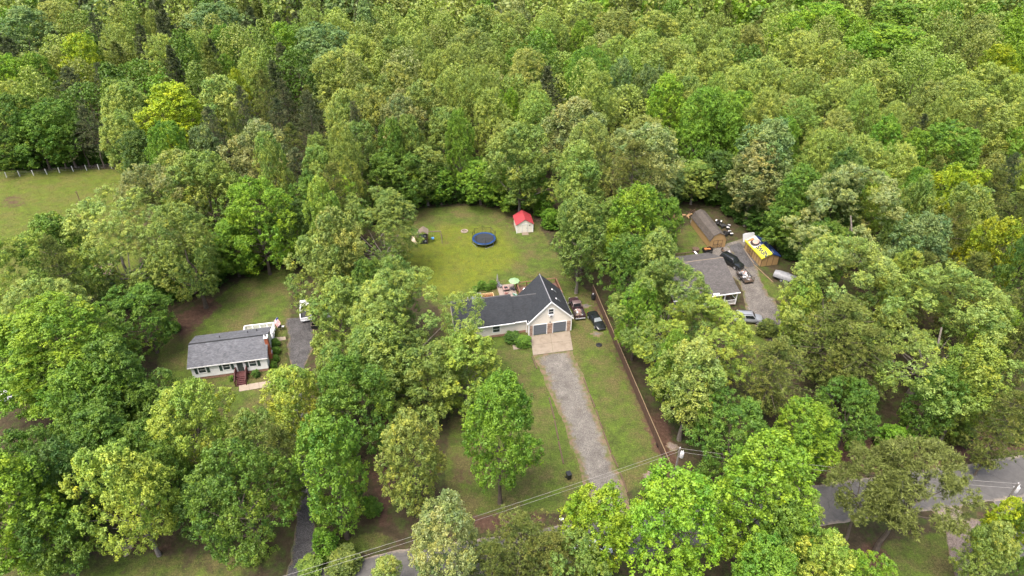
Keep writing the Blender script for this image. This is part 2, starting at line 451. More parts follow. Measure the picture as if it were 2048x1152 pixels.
def make_ground_mat():
    m, nt, b = nodes_of('ground_mat'); N, L = nt.nodes, nt.links
    tc = N.new('ShaderNodeTexCoord'); vec = tc.outputs['Object']
    noise, ramp, mix = ground_nodes(nt, vec)
    def attr(n):
        a = N.new('ShaderNodeAttribute'); a.attribute_name = n; return a.outputs['Fac']
    litter = ramp(noise(0.9, 10, 0.75), [(0.3, (0.024, 0.019, 0.012)), (0.5, (0.045, 0.035, 0.020)), (0.7, (0.078, 0.058, 0.036))])
    litter = mix(ramp(noise(.5, 9, .7), [(.47, (0, 0, 0)), (.6, (1, 1, 1))]), litter, ramp(noise(2.2, 8, .7), [(.3, (.026, .034, .012)), (.7, (.058, .078, .018))]))
    red = ramp(noise(1.7, 9, 0.75), [(0.3, (0.042, 0.023, 0.016)), (0.55, (0.080, 0.047, 0.033)), (0.75, (0.14, 0.095, 0.068))])
    green = ramp(noise(0.75, 10, 0.72), [(0.28, (0.036, 0.044, 0.014)), (0.45, (0.056, 0.078, 0.016)), (0.58, (0.074, 0.112, 0.017)), (0.74, (0.098, 0.136, 0.02))])
    green = mix(math_node(nt, 'MULTIPLY', ramp(noise(0.23, 8, 0.7), [(0.43, (0, 0, 0)), (0.60, (1, 1, 1))]), 0.85), green, ramp(noise(2.6, 8, .7), [(0.3, (0.055, 0.045, 0.02)), (0.7, (0.13, 0.108, 0.045))]))
    dryc = ramp(noise(0.8, 10, 0.72), [(0.3, (0.066, 0.078, 0.014)), (0.55, (0.118, 0.142, 0.013)), (0.75, (0.158, 0.182, 0.018))])
    grass = mix(math_node(nt, 'MULTIPLY', attr('dry'), math_node(nt, 'ADD', noise(0.35, 6), 0.25), clamp=True), green, dryc)
    speck = ramp(noise(5.5, 4, 0.8), [(0.34, (0.5, 0.5, 0.5)), (0.66, (1.4, 1.4, 1.4))])
    vm = N.new('ShaderNodeVectorMath'); vm.operation = 'MULTIPLY'; L.new(grass, vm.inputs[0]); L.new(speck, vm.inputs[1]); grass = vm.outputs[0]
    # ragged borders: mask + noise, then a soft threshold
    lm = math_node(nt, 'ADD', attr('lawn'), math_node(nt, 'MULTIPLY', math_node(nt, 'SUBTRACT', noise(0.55, 10, 0.75), 0.5), 1.5))
    mr = N.new('ShaderNodeMapRange'); mr.inputs['From Min'].default_value = 0.38; mr.inputs['From Max'].default_value = 0.62; L.new(lm, mr.inputs['Value'])
    bmk = math_node(nt, 'ADD', attr('bare'), math_node(nt, 'MULTIPLY', math_node(nt, 'SUBTRACT', noise(0.8, 10, 0.75), 0.5), 2.0))
    mb = N.new('ShaderNodeMapRange'); mb.inputs['From Min'].default_value = 0.42; mb.inputs['From Max'].default_value = 0.75; L.new(bmk, mb.inputs['Value'])
    c = mix(mr.outputs['Result'], litter, grass)
    c = mix(mb.outputs['Result'], c, red)
    L.new(c, b.inputs['Base Color'])
    b.inputs['Roughness'].default_value = 0.95; b.inputs['Specular IOR Level'].default_value = 0.15
    bp = N.new('ShaderNodeBump'); bp.inputs['Strength'].default_value = 0.8; bp.inputs['Distance'].default_value = 0.12
    L.new(noise(4.0, 8, 0.7), bp.inputs['Height']); L.new(bp.outputs['Normal'], b.inputs['Normal'])
    return m
gme.materials.append(make_ground_mat())
ground = bpy.data.objects.new('ground', gme); COL.objects.link(ground); ground['kind'] = 'structure'

def lawn_at(x, y):
    i = min(max(int(np.searchsorted(gy, y)), 0), ny - 1); j = min(max(int(np.searchsorted(gx, x)), 0), nx - 1)
    return lawn[i, j] - bare[i, j] * 0.7, dry[i, j]

# ------------------------------------------------------------------ roads, drives, paths
def make_gravel(name, c_dark, c_light, weeds=0.4, weed_col=(0.085, 0.095, 0.03), soil=(0.15, 0.105, 0.07)):
    m, nt, b = nodes_of(name); N, L = nt.nodes, nt.links
    tc = N.new('ShaderNodeTexCoord'); vec = tc.outputs['Object']
    noise, ramp, mix = ground_nodes(nt, vec)
    vo = N.new('ShaderNodeTexVoronoi'); vo.inputs['Scale'].default_value = 16.0; L.new(vec, vo.inputs['Vector'])
    sp = N.new('ShaderNodeSeparateColor'); L.new(vo.outputs['Color'], sp.inputs[0])
    stone = ramp(sp.outputs[0], [(0.0, c_dark), (0.6, tuple((a + b_) / 2 for a, b_ in zip(c_dark, c_light))), (1.0, c_light)])
    big = ramp(noise(0.45, 9, 0.7), [(0.35, (0.7, 0.7, 0.7)), (0.68, (1.25, 1.25, 1.25))])
    vm = N.new('ShaderNodeVectorMath'); vm.operation = 'MULTIPLY'; L.new(stone, vm.inputs[0]); L.new(big, vm.inputs[1])
    ed = N.new('ShaderNodeAttribute'); ed.attribute_name = 'edge'
    wm = math_node(nt, 'ADD', ed.outputs['Fac'], math_node(nt, 'MULTIPLY', math_node(nt, 'SUBTRACT', noise(0.7, 10, 0.75), 0.5), 2.2))
    mr = N.new('ShaderNodeMapRange'); mr.inputs['From Min'].default_value = 0.75 - weeds * 0.5; mr.inputs['From Max'].default_value = 1.15 - weeds * 0.5
    L.new(wm, mr.inputs['Value'])
    wc = mix(ramp(noise(1.3, 6), [(0.42, (0, 0, 0)), (0.58, (1, 1, 1))]), weed_col, soil)
    c = mix(mr.outputs['Result'], vm.outputs[0], wc)
    L.new(c, b.inputs['Base Color']); b.inputs['Roughness'].default_value = 0.9; b.inputs['Specular IOR Level'].default_value = 0.2
    bp = N.new('ShaderNodeBump'); bp.inputs['Strength'].default_value = 0.8; bp.inputs['Distance'].default_value = 0.05
    L.new(vo.outputs['Distance'], bp.inputs['Height']); bp.invert = True; L.new(bp.outputs['Normal'], b.inputs['Normal'])
    return m

def make_asphalt(name, base):
    m, nt, b = nodes_of(name); N, L = nt.nodes, nt.links
    tc = N.new('ShaderNodeTexCoord'); vec = tc.outputs['Object']
    noise, ramp, mix = ground_nodes(nt, vec)
    c = ramp(noise(1.2, 10, 0.72), [(0.3, tuple(x * 0.75 for x in base)), (0.7, tuple(x * 1.25 for x in base))])
    ed = N.new('ShaderNodeAttribute'); ed.attribute_name = 'edge'
    wm = math_node(nt, 'ADD', ed.outputs['Fac'], math_node(nt, 'MULTIPLY', math_node(nt, 'SUBTRACT', noise(0.6, 10, 0.75), 0.5), 1.3))
    mr = N.new('ShaderNodeMapRange'); mr.inputs['From Min'].default_value = 0.72; mr.inputs['From Max'].default_value = 1.05; L.new(wm, mr.inputs['Value'])
    c = mix(mr.outputs['Result'], c, (0.20, 0.165, 0.13))
    cr = N.new('ShaderNodeTexVoronoi'); cr.feature = 'DISTANCE_TO_EDGE'; cr.inputs['Scale'].default_value = 0.28
    nv = N.new('ShaderNodeTexNoise'); nv.inputs['Scale'].default_value = 0.8; L.new(vec, nv.inputs['Vector'])
    av = N.new('ShaderNodeVectorMath'); av.operation = 'ADD'; L.new(vec, av.inputs[0]); L.new(nv.outputs['Color'], av.inputs[1]); L.new(av.outputs[0], cr.inputs['Vector'])
    ck = ramp(cr.outputs['Distance'], [(0.0, (1, 1, 1)), (0.012, (0, 0, 0))])
    c = mix(math_node(nt, 'MULTIPLY', ck, 0.6), c, tuple(x * 0.4 for x in base))
    L.new(c, b.inputs['Base Color']); b.inputs['Roughness'].default_value = 0.85
    bp = N.new('ShaderNodeBump'); bp.inputs['Strength'].default_value = 0.3; bp.inputs['Distance'].default_value = 0.02
    L.new(noise(12, 4), bp.inputs['Height']); L.new(bp.outputs['Normal'], b.inputs['Normal'])
    return m

def ribbon(name, left, right, z, mat_, cross=9, step=0.7, jitter=0.12, seed=1):
    """a sheet between two edge polylines, with ragged edges; 'edge' attribute runs 0 (middle) to 1 (edge)"""
    rg = np.random.default_rng(seed)
    def resample(pl, n):
        pl = np.array(pl, float); d = np.r_[0, np.cumsum(np.hypot(*np.diff(pl, axis=0).T))]
        # smooth through the points
        t = np.linspace(0, d[-1], n)
        q = np.stack([np.interp(t, d, pl[:, 0]), np.interp(t, d, pl[:, 1])], -1)
        k = max(3, n // (len(pl) * 3)) | 1
        if n > 12:
            pad = np.pad(q, ((k // 2, k // 2), (0, 0)), mode='edge')
            s = np.stack([np.convolve(pad[:, i], np.ones(k) / k, 'valid') for i in (0, 1)], -1)
            s[0], s[-1] = q[0], q[-1]; q = s
        return q
    ln = max(np.hypot(*np.diff(np.array(left), axis=0).T).sum(), np.hypot(*np.diff(np.array(right), axis=0).T).sum())
    n = max(4, int(ln / step))
    Lp, Rp = resample(left, n), resample(right, n)
    jl = np.convolve(rg.normal(0, 1, n + 4), np.ones(5) / 5, 'valid') * jitter * 2.2 + rg.normal(0, jitter * 0.5, n)
    jr = np.convolve(rg.normal(0, 1, n + 4), np.ones(5) / 5, 'valid') * jitter * 2.2 + rg.normal(0, jitter * 0.5, n)
    w = Rp - Lp; wl = np.hypot(*w.T)[:, None]; w = w / np.maximum(wl, 1e-6)
    Lp = Lp + w * jl[:, None]; Rp = Rp + w * jr[:, None]
    s = np.linspace(0, 1, cross)
    V = Lp[:, None, :] * (1 - s)[None, :, None] + Rp[:, None, :] * s[None, :, None]
    V = np.concatenate([V, np.full(V.shape[:2] + (1,), z)], -1)
    e = np.broadcast_to(np.abs(2 * s - 1) ** 2.2, V.shape[:2]).copy()
    e[0] = np.maximum(e[0], .8); e[-1] = np.maximum(e[-1], .8)
    ix = np.arange(n * cross).reshape(n, cross)
    F = np.stack([ix[:-1, :-1], ix[:-1, 1:], ix[1:, 1:], ix[1:, :-1]], -1).reshape(-1, 4)
    if (np.cross(V[0, 1, :2] - V[0, 0, :2], V[1, 0, :2] - V[0, 0, :2])) < 0: F = F[:, ::-1]
    me = np_mesh(name, V.reshape(-1, 3), F)
    a = me.attributes.new('edge', 'FLOAT', 'POINT'); a.data.foreach_set('value', e.astype(np.float32).ravel())
    me.materials.append(mat_)
    o = bpy.data.objects.new(name, me); COL.objects.link(o); o['kind'] = 'structure'
    return o

M['gravel_grey'] = make_gravel('gravel_grey', (0.088, 0.080, 0.070), (0.20, 0.185, 0.165), 0.9)
M['gravel_dark'] = make_gravel('gravel_dark', (0.032, 0.031, 0.032), (0.12, 0.115, 0.115), 0.2)
M['gravel_mixed'] = make_gravel('gravel_mixed', (0.06, 0.055, 0.05), (0.21, 0.19, 0.17), 0.4)
M['gravel_pale'] = make_gravel('gravel_pale', (0.13, 0.10, 0.085), (0.27, 0.22, 0.19), 0.25)
M['asphalt'] = make_asphalt('asphalt', (0.078, 0.074, 0.070))

ribbon('gravel_driveway', px_poly([(1066, 711), (1092, 770), (1120, 830), (1150, 910), (1172, 985), (1172, 1052)]),
       px_poly([(1146, 701), (1172, 770), (1205, 860), (1232, 930), (1254, 988), (1262, 1040)]), 0.008, M['gravel_grey'], seed=2)
ribbon('dark_driveway', px_poly([(573, 636), (576, 690), (581, 740), (588, 860), (592, 960), (594, 1060), (574, 1150), (568, 1180)]),
       px_poly([(632, 636), (628, 690), (606, 740), (614, 860), (622, 960), (630, 1060), (636, 1150), (640, 1180)]), 0.008, M['gravel_dark'], seed=3)
ribbon('gravel_yard', px_poly([(1412, 500), (1440, 545), (1478, 560), (1490, 600), (1500, 640), (1545, 690)]),
       px_poly([(1488, 476), (1510, 515), (1520, 560), (1545, 600), (1566, 640), (1580, 680)]), 0.008, M['gravel_mixed'], seed=4, jitter=0.2)
ribbon('dark_gravel_pad', px_poly([(1455, 492), (1475, 520), (1492, 537)]), px_poly([(1484, 484), (1502, 508), (1520, 530)]), 0.013, M['gravel_dark'], seed=5, jitter=0.15)
ribbon('side_track', px_poly([(1852, 1000), (1880, 1050), (1898, 1090), (1905, 1180)]), px_poly([(1918, 1000), (1925, 1040), (1950, 1090), (1965, 1180)]), 0.006, M['gravel_pale'], seed=6, jitter=0.2)
ru = px_poly([(679, 1131), (778, 1102), (960, 1076), (1160, 1046), (1400, 1008), (1614, 972), (1740, 955), (1871, 937), (2048, 910)])
ru = [(-70, 26), (-45, 36)] + ru + [(90, 66), (120, 73)]
rl = []
for i, p in enumerate(ru):
    a = Vector(ru[max(0, i - 1)]); b_ = Vector(ru[min(len(ru) - 1, i + 1)]); d = (b_ - a).normalized()
    rl.append((p[0] + d.y * 5.8, p[1] - d.x * 5.8))
ribbon('road', ru, rl, 0.017, M['asphalt'], cross=13, seed=9, jitter=0.08)
ribbon('road_spur', [(60.5, 55.8), (60.0, 50), (59, 44), (57.5, 38)], [(66.5, 56), (65.5, 50), (64.5, 44), (63, 38)], 0.013, M['asphalt'], seed=10, jitter=0.1)

# small puddles of gravel and pale soil washed out beside the drive
def patch(name, px, py, r, mat_, z=0.004, seed=0, sq=0.7):
    rg = random.Random(seed); c = spot(px, py)
    m = MB(); n = 22; b0 = len(m.v); m.v.append((0, 0, z))
    for i in range(n):
        t = 2 * math.pi * i / n; rr = r * rg.uniform(0.6, 1.15)
        m.v.append((rr * math.cos(t), rr * math.sin(t) * sq, z))
    for i in range(n): m.f.append((b0, b0 + 1 + i, b0 + 1 + (i + 1) % n))
    o = m.build(name, mat_, loc=(c[0], c[1], 0)); o['kind'] = 'structure'
    a = o.data.attributes.new('edge', 'FLOAT', 'POINT'); a.data.foreach_set('value', [0.1] + [1.0] * n)
    return o
patch('gravel_patch', 1193, 668, 1.2, M['gravel_grey'], seed=1)
patch('gravel_patch', 1172, 612, 1.0, M['gravel_mixed'], seed=2)
patch('sand_patch', 1305, 951, 1.3, M['gravel_pale'], seed=3)
patch('sand_patch', 1345, 893, 1.1, M['gravel_pale'], seed=4)
patch('sand_patch', 1948, 1052, 1.6, M['gravel_pale'], seed=5)
patch('sand_patch', 245, 1095, 1.2, M['gravel_pale'], seed=6)

def slabs(name, rows, mat_, gap=0.02, th=0.06):
    """concrete poured in separate bays: each bay is a child slab"""
    root = empty(name); root['kind'] = 'structure'
    for q in rows:
        c = Vector((sum(p[0] for p in q) / 4, sum(p[1] for p in q) / 4))
        pts = []
        for p in q:
            d = (Vector(p) - c); pts.append(c + d * max(0.0, 1 - gap / d.length))
        m = MB().hexa([(p.x, p.y, -0.02) for p in pts] + [(p.x, p.y, th) for p in pts])
        m.build('concrete_bay', mat_, root)
    return root
def lerp2(a, b, t): return (a[0] + (b[0] - a[0]) * t, a[1] + (b[1] - a[1]) * t)
def bays(A, B, C, D, nu, nv):
    out = []
    for i in range(nu):
        for j in range(nv):
            f = lambda s, t: lerp2(lerp2(A, B, s), lerp2(D, C, s), t)
            out.append([f(i / nu, j / nv), f((i + 1) / nu, j / nv), f((i + 1) / nu, (j + 1) / nv), f(i / nu, (j + 1) / nv)])
    return out
slabs('garage_apron', bays(spot(1066, 711), spot(1146, 700.5), (9.55, 87.05), (3.0, 85.65), 2, 2), M['concrete'], th=0.07)
slabs('front_walk', bays(spot(1027, 700), spot(1064, 694), spot(1062, 683), spot(1025, 690), 3, 1), M['concrete'], th=0.05)
slabs('house_walk', bays(spot(478, 783.5), spot(560, 770), spot(556, 759), spot(478, 771.5), 4, 1), M['concrete_pale'], th=0.05)
slabs('side_walk', bays(spot(546, 683), spot(572, 680), spot(571, 673.5), spot(545, 675.5), 2, 1), M['concrete_pale'], th=0.05)
# ------------------------------------------------------------------ buildings
def gable_walls(root, L_, D, zb, ze, zr, m, axis='x', name='wall'):
    """four walls; ridge runs along local x (axis='x') or y"""
    w = MB()
    if axis == 'x':
        w.poly([(0, 0, zb), (L_, 0, zb), (L_, 0, ze), (0, 0, ze)]); w.poly([(0, D, zb), (0, D, ze), (L_, D, ze), (L_, D, zb)])
        for x in (0, L_): w.poly([(x, 0, zb), (x, D, zb), (x, D, ze), (x, D / 2, zr), (x, 0, ze)])
    else:
        w.poly([(0, 0, zb), (L_, 0, zb), (L_, 0, ze), (L_ / 2, 0, zr), (0, 0, ze)]); w.poly([(0, D, zb), (0, D, ze), (L_ / 2, D, zr), (L_, D, ze), (L_, D, zb)])
        for x in (0, L_): w.poly([(x, 0, zb), (x, D, zb), (x, D, ze), (x, 0, ze)])
    w.poly([(0, 0, zb), (0, D, zb), (L_, D, zb), (L_, 0, zb)])
    return w.build(name, m, root)

def window(root, x, z0, z1, w, y=0.0, name='window', frame=0.09, out=-1, pane=None, meeting=True):
    """sash window on a wall facing -y"""
    f = MB()
    y0, y1 = (y + out * 0.06, y - out * 0.02)
    f.box(x - w / 2 - frame, min(y0, y1), z0 - frame, x + w / 2 + frame, max(y0, y1), z0)
    f.box(x - w / 2 - frame, min(y0, y1), z1, x + w / 2 + frame, max(y0, y1), z1 + frame)
    f.box(x - w / 2 - frame, min(y0, y1), z0, x - w / 2, max(y0, y1), z1); f.box(x + w / 2, min(y0, y1), z0, x + w / 2 + frame, max(y0, y1), z1)
    if meeting: f.box(x - w / 2, y + out * .045, (z0 + z1) / 2 - .025, x + w / 2, y, (z0 + z1) / 2 + .025)
    o = f.build(name, M['white_trim'], root)
    zm = (z0 + z1) / 2
    for a, b_ in ((z0, zm - .025), (zm + .025, z1)):
        MB().box(x - w / 2, y + out * .03, a, x + w / 2, y + out * .008, b_).build('pane', pane or M['glass'], o)
    return o

def rail_run(mb, a, b, z0, h, post=0.1, step=1.6, bal=0.0, rails=(1.0, 0.12)):
    a, b = Vector((*a, 0)), Vector((*b, 0)); d = b - a; n = max(1, round(d.length / step)); t = d.normalized(); s = Vector((-t.y, t.x, 0))
    for i in range(n + 1):
        p = a + d * (i / n); mb.box(p.x - post / 2, p.y - post / 2, z0, p.x + post / 2, p.y + post / 2, z0 + h + .03)
    for r in rails:
        w = post * (0.75 if r == 1.0 else .3); zt = z0 + h * r
        q = [a - s * w, b - s * w, b + s * w, a + s * w]
        mb.hexa([(p.x, p.y, zt - .05) for p in q] + [(p.x, p.y, zt) for p in q])
    if bal:
        k = int(d.length / bal)
        for i in range(1, k):
            p = a + d * (i / k); mb.box(p.x - .025, p.y - .025, z0 + h * .12, p.x + .025, p.y + .025, z0 + h * .96)

def roof_slab(root, name, quad, m, th=0.14, parent=None):
    o = MB().slab(quad, th).build(name, m, parent or root); slope_uv(o); return o

# ---- white ranch house with grey shingle roof
W = empty('ranch_house', (-48.0, 75.3, 0), 11.6, 'white sided single storey house with grey shingle roof and maroon front steps', 'house')
WL, WD, WE, WR = 10.9, 7.0, 2.95, 4.35
MB().box(0.05, 0.05, -.1, WL - .05, WD - .05, .55).build('foundation', M['foundation'], W)
gable_walls(W, WL, WD, .5, WE, WR - .05, M['white_siding'])
ov = .32; ry = WD / 2; k = (WR - WE) / ry
rf = roof_slab(W, 'roof', [(-ov, -ov, WE - k * ov), (WL + ov, -ov, WE - k * ov), (WL + ov, ry, WR), (-ov, ry, WR)], M['roof_grey'])
rb = roof_slab(W, 'roof', [(-ov, ry, WR - .004), (WL + ov, ry, WR - .004), (WL + ov, WD + ov, WE - k * ov), (-ov, WD + ov, WE - k * ov)], M['roof_grey'])
MB().prism([(-ov - .01, ry - .16, WR - .05), (-ov - .01, ry, WR + .035), (-ov - .01, ry + .16, WR - .05)], (WL + 2 * ov + .02, 0, 0)).build('ridge_cap', M['roof_slate'], rf)
fm = MB().box(-ov, -ov - .03, WE - k * ov - .18, WL + ov, -ov + .005, WE - k * ov - .01)
fm.build('fascia', M['white_trim'], W)
for x, y in ((3.9, 4.9), (9.2, 6.0), (7.9, 5.6)):
    zt = WR - (y - ry) * k
    MB().tube((x, y, zt - .1), (x, y, zt + .32), .07, .07, 8).build('vent_pipe', M['dark_metal'], rb)
for x in (1.55, 5.05, 8.85):
    wd = window(W, x, 1.35, 2.5, .95, pane=M['glass'])
    for s in (-1, 1):
        c = x + s * .85; o = MB().box(c - .19, -.06, 1.25, c + .19, 0.01, 2.6)
        sh = o.build('shutter', M['shutter_green'], W)
        lv = MB()
        for q in range(8): lv.box(c - .14, -.075, 1.33 + q * .155, c + .14, -.055, 1.42 + q * .155)
        lv.build('louvre', M['shutter_green'], sh)
dr = MB().box(6.55, -.05, .72, 7.45, .02, 2.62).build('door', M['door_green'], W)
MB().box(6.44, -.07, .7, 6.55, .02, 2.74).box(7.45, -.07, .7, 7.56, .02, 2.74).box(6.44, -.07, 2.63, 7.56, .02, 2.76).build('door_frame', M['white_trim'], dr)
MB().lathe([(.035, 0), (.04, .03), (.01, .06)], 8, (0, 0, 0)).build('handle', M['metal'], dr, loc=(7.36, -.09, 1.6))
MB().box(7.75, -.12, 2.2, 7.9, 0, 2.45).build('porch_lamp', M['dark_metal'], W)
# front steps
st = empty('front_steps'); st.parent = W; st.location = (7.05, 0, 0)
MB().box(-.8, -1.25, .58, .8, -.02, .66).build('landing', M['maroon'], st)
for i in range(5):
    z = .66 - (i + 1) * .125; y = -1.25 - i * .28
    MB().box(-.72, y - .29, z - .05, .72, y, z).build('step', M['maroon'], st)
    MB().box(-.72, y - .005, z - .01, .72, y + .012, z + .1).build('riser', M['maroon'], st)
for s in (-1, 1):
    m = MB(); x = s * .78
    for y, z in ((-.1, .66), (-1.25, .66), (-2.62, .04)): m.box(x - .05, y - .05, max(0, z - .66), x + .05, y + .05, z + 1.0)
    m.hexa([(x - .06, -1.28, 1.58), (x + .06, -1.28, 1.58), (x + .06, -.05, 1.58), (x - .06, -.05, 1.58), (x - .06, -1.28, 1.66), (x + .06, -1.28, 1.66), (x + .06, -.05, 1.66), (x - .06, -.05, 1.66)])
    m.hexa([(x - .06, -2.66, .96), (x + .06, -2.66, .96), (x + .06, -1.25, 1.58), (x - .06, -1.25, 1.58), (x - .06, -2.66, 1.04), (x + .06, -2.66, 1.04), (x + .06, -1.25, 1.66), (x - .06, -1.25, 1.66)])
    for q in range(8):
        y = -.22 - q * .14; m.box(x - .02, y - .02, .66, x + .02, y + .02, 1.6)
    for q in range(8):
        t = (q + .5) / 8; y = -1.3 - 1.3 * t; z = .62 - .62 * t; m.box(x - .02, y - .02, max(z, 0), x + .02, y + .02, z + .95)
    m.build('handrail', M['maroon'], st)
# chimney on the gable end
ch = MB().box(WL + .002, 1.7, 0, WL + .55, 2.75, 1.9).box(WL + .002, 1.85, 1.9, WL + .5, 2.6, 4.85)
ch = ch.build('chimney', M['brick'], W)
MB().box(WL - .05, 1.78, 4.85, WL + .56, 2.67, 4.98).build('chimney_cap', M['white_trim'], ch)
MB().tube((WL + .25, 2.22, 4.98), (WL + .25, 2.22, 5.3), .14, .14, 10).build('flue', M['dark_metal'], ch)
MB().box(WL + .552, 1.9, 1.65, WL + .62, 2.5, 2.0).build('meter_box', M['grey_paint'], W)
# back deck
dk = empty('back_deck'); dk.parent = W; dk.location = (6.5, WD, 0)
MB().box(0, .02, .55, 4.7, 3.0, .68).build('deck_floor', M['white_trim'], dk)
m = MB(); rail_run(m, (0.05, 2.95), (4.65, 2.95), .68, .95, .12, 1.15, .16); rail_run(m, (4.65, 2.95), (4.65, .1), .68, .95, .12, 1.4, .16); rail_run(m, (.05, .1), (.05, 2.95), .68, .95, .12, 1.4, .16)
m.build('railing', M['white_trim'], dk)
for x in (.1, 2.3, 4.6): MB().box(x - .07, 2.8, -.1, x + .07, 2.94, .56).build('deck_post', M['white_trim'], dk)

# ---- cream house with slate roof and double garage
G = empty('garage_house', (2.74, 85.74, 0), 12.1, 'cream sided house with dark slate roof, tall gable and double garage', 'house')
GL, GD, GE, GR = 7.1, 7.3, 3.1, 6.7
# garage wing: front wall above stone, gable to the front
gw = gable_walls(G, GL, GD, 0, GE, GR - .12, M['cream_siding'], 'y')
kx = (GR - GE) / (GL / 2); o_ = .3
gr1 = roof_slab(G, 'roof', [(-o_, -o_, GE - kx * o_), (GL / 2, -o_, GR), (GL / 2, GD + o_, GR), (-o_, GD + o_, GE - kx * o_)], M['roof_slate'])
gr2 = roof_slab(G, 'roof', [(GL / 2, -o_, GR - .004), (GL + o_, -o_, GE - kx * o_), (GL + o_, GD + o_, GE - kx * o_), (GL / 2, GD + o_, GR - .004)], M['roof_slate'])
MB().prism([(GL / 2 - .09, -o_ - .01, GR - .06), (GL / 2, -o_ - .01, GR + .045), (GL / 2 + .09, -o_ - .01, GR - .06)], (0, GD + 2 * o_ + .02, 0)).build('ridge_cap', M['ridge_grey'], gr1)
for s in (-1, 1):     # white rake boards on the front gable
    m = MB(); x0, x1 = GL / 2, GL / 2 + s * (GL / 2 + o_ + .02)
    z0, z1 = GR + .02, GE - kx * o_ - .02
    m.hexa([(x0, -o_ - .05, z0 - .26), (x1, -o_ - .05, z1 - .26), (x1, -o_ + .02, z1 - .26), (x0, -o_ + .02, z0 - .26), (x0, -o_ - .05, z0 + .02), (x1, -o_ - .05, z1 + .02), (x1, -o_ + .02, z1 + .02), (x0, -o_ + .02, z0 + .02)])
    m.build('rake_board', M['white_trim'], G)
    xe = GL / 2 + s * (GL / 2 + o_ - .02)
    MB().box(xe - .06, -o_, GE - kx * o_ - .2, xe + .06, GD + o_, GE - kx * o_ - .06).build('gutter', M['white_trim'], G)
    xc = 0 if s < 0 else GL
    MB().box(xc - .09, -.05, 0, xc + .09, .06, GE).build('corner_board', M['white_trim'], G)
# stone facing between the doors
srng = random.Random(4)
def stone_panel(x0, x1, z0, z1):
    m = MB(); z = z0
    while z < z1 - .02:
        h = min(srng.uniform(.14, .26), z1 - z); x = x0
        while x < x1 - .02:
            w = min(srng.uniform(.16, .38), x1 - x); d = srng.uniform(.05, .11)
            m.box(x + .012, -d, z + .012, x + w - .012, .01, z + h - .012); x += w
        z += h
    o = m.build('stone_facing', M['stone'], G); o['kind'] = 'stuff'
for a, b_ in ((.12, .64), (3.06, 3.96), (6.36, 7.02)): stone_panel(a, b_, 0, 2.1)
def garage_door(x0, x1):
    d = MB().box(x0, -.01, 0.02, x1, .03, 2.1).build('garage_door', M['door_blue'], G)
    for r in range(4):
        z = .05 + r * .515
        for c in range(4):
            w = (x1 - x0) / 4
            MB().box(x0 + c * w + .05, -.035, z + .04, x0 + (c + 1) * w - .05, -.008, z + .475).build('door_panel', M['door_blue'], d)
    m = MB().box(x0 - .1, -.06, 0, x0, .02, 2.2).box(x1, -.06, 0, x1 + .1, .02, 2.2).box(x0, -.06, 2.1, x1, .02, 2.2)
    m.build('door_frame', M['white_trim'], d)
garage_door(.76, 2.96); garage_door(4.06, 6.26)
wn_ = window(G, 3.62, 3.95, 5.0, .78, frame=.12)
MB().box(3.3, -.28, 3.62, 3.94, -.02, 3.98).build('air_conditioner', M['white_trim'], wn_)
MB().box(3.42, -.30, 3.68, 3.82, -.275, 3.90).build('grille', M['dark_metal'], wn_)
MB().tube((3.55, -.06, 5.62), (3.55, .02, 5.62), .26, .26, 20).build('gable_vent', M['cream_siding'], G)
MB().tube((3.51, -.16, 2.35), (3.51, 0, 2.45), .09, .06, 8).build('garage_lamp', M['dark_metal'], G)
# two skylights on the right slope
for yy in (2.0, 4.6):
    def onroof(t, y, h): return (GL / 2 + (GL / 2) * t + h * kx / math.hypot(1, kx), y, GR - (GR - GE) * t + h / math.hypot(1, kx))
    a = [onroof(.42, yy, .06), onroof(.62, yy, .06), onroof(.62, yy + .55, .06), onroof(.42, yy + .55, .06)]
    sk = MB().slab(a, .1).build('skylight', M['glass_reflect'], gr2)
    e = [onroof(.40, yy - .08, .09), onroof(.64, yy - .08, .09), onroof(.64, yy, .09), onroof(.40, yy, .09)]
    MB().slab(e, .12).build('skylight_frame', M['dark_metal'], gr2)
    e = [onroof(.39, yy, .11), onroof(.42, yy, .11), onroof(.42, yy + .3, .11), onroof(.39, yy + .3, .11)]
    MB().slab(e, .14).build('skylight_strip', M['white_trim'], gr2)  # short white strip along the upper edge of the pane
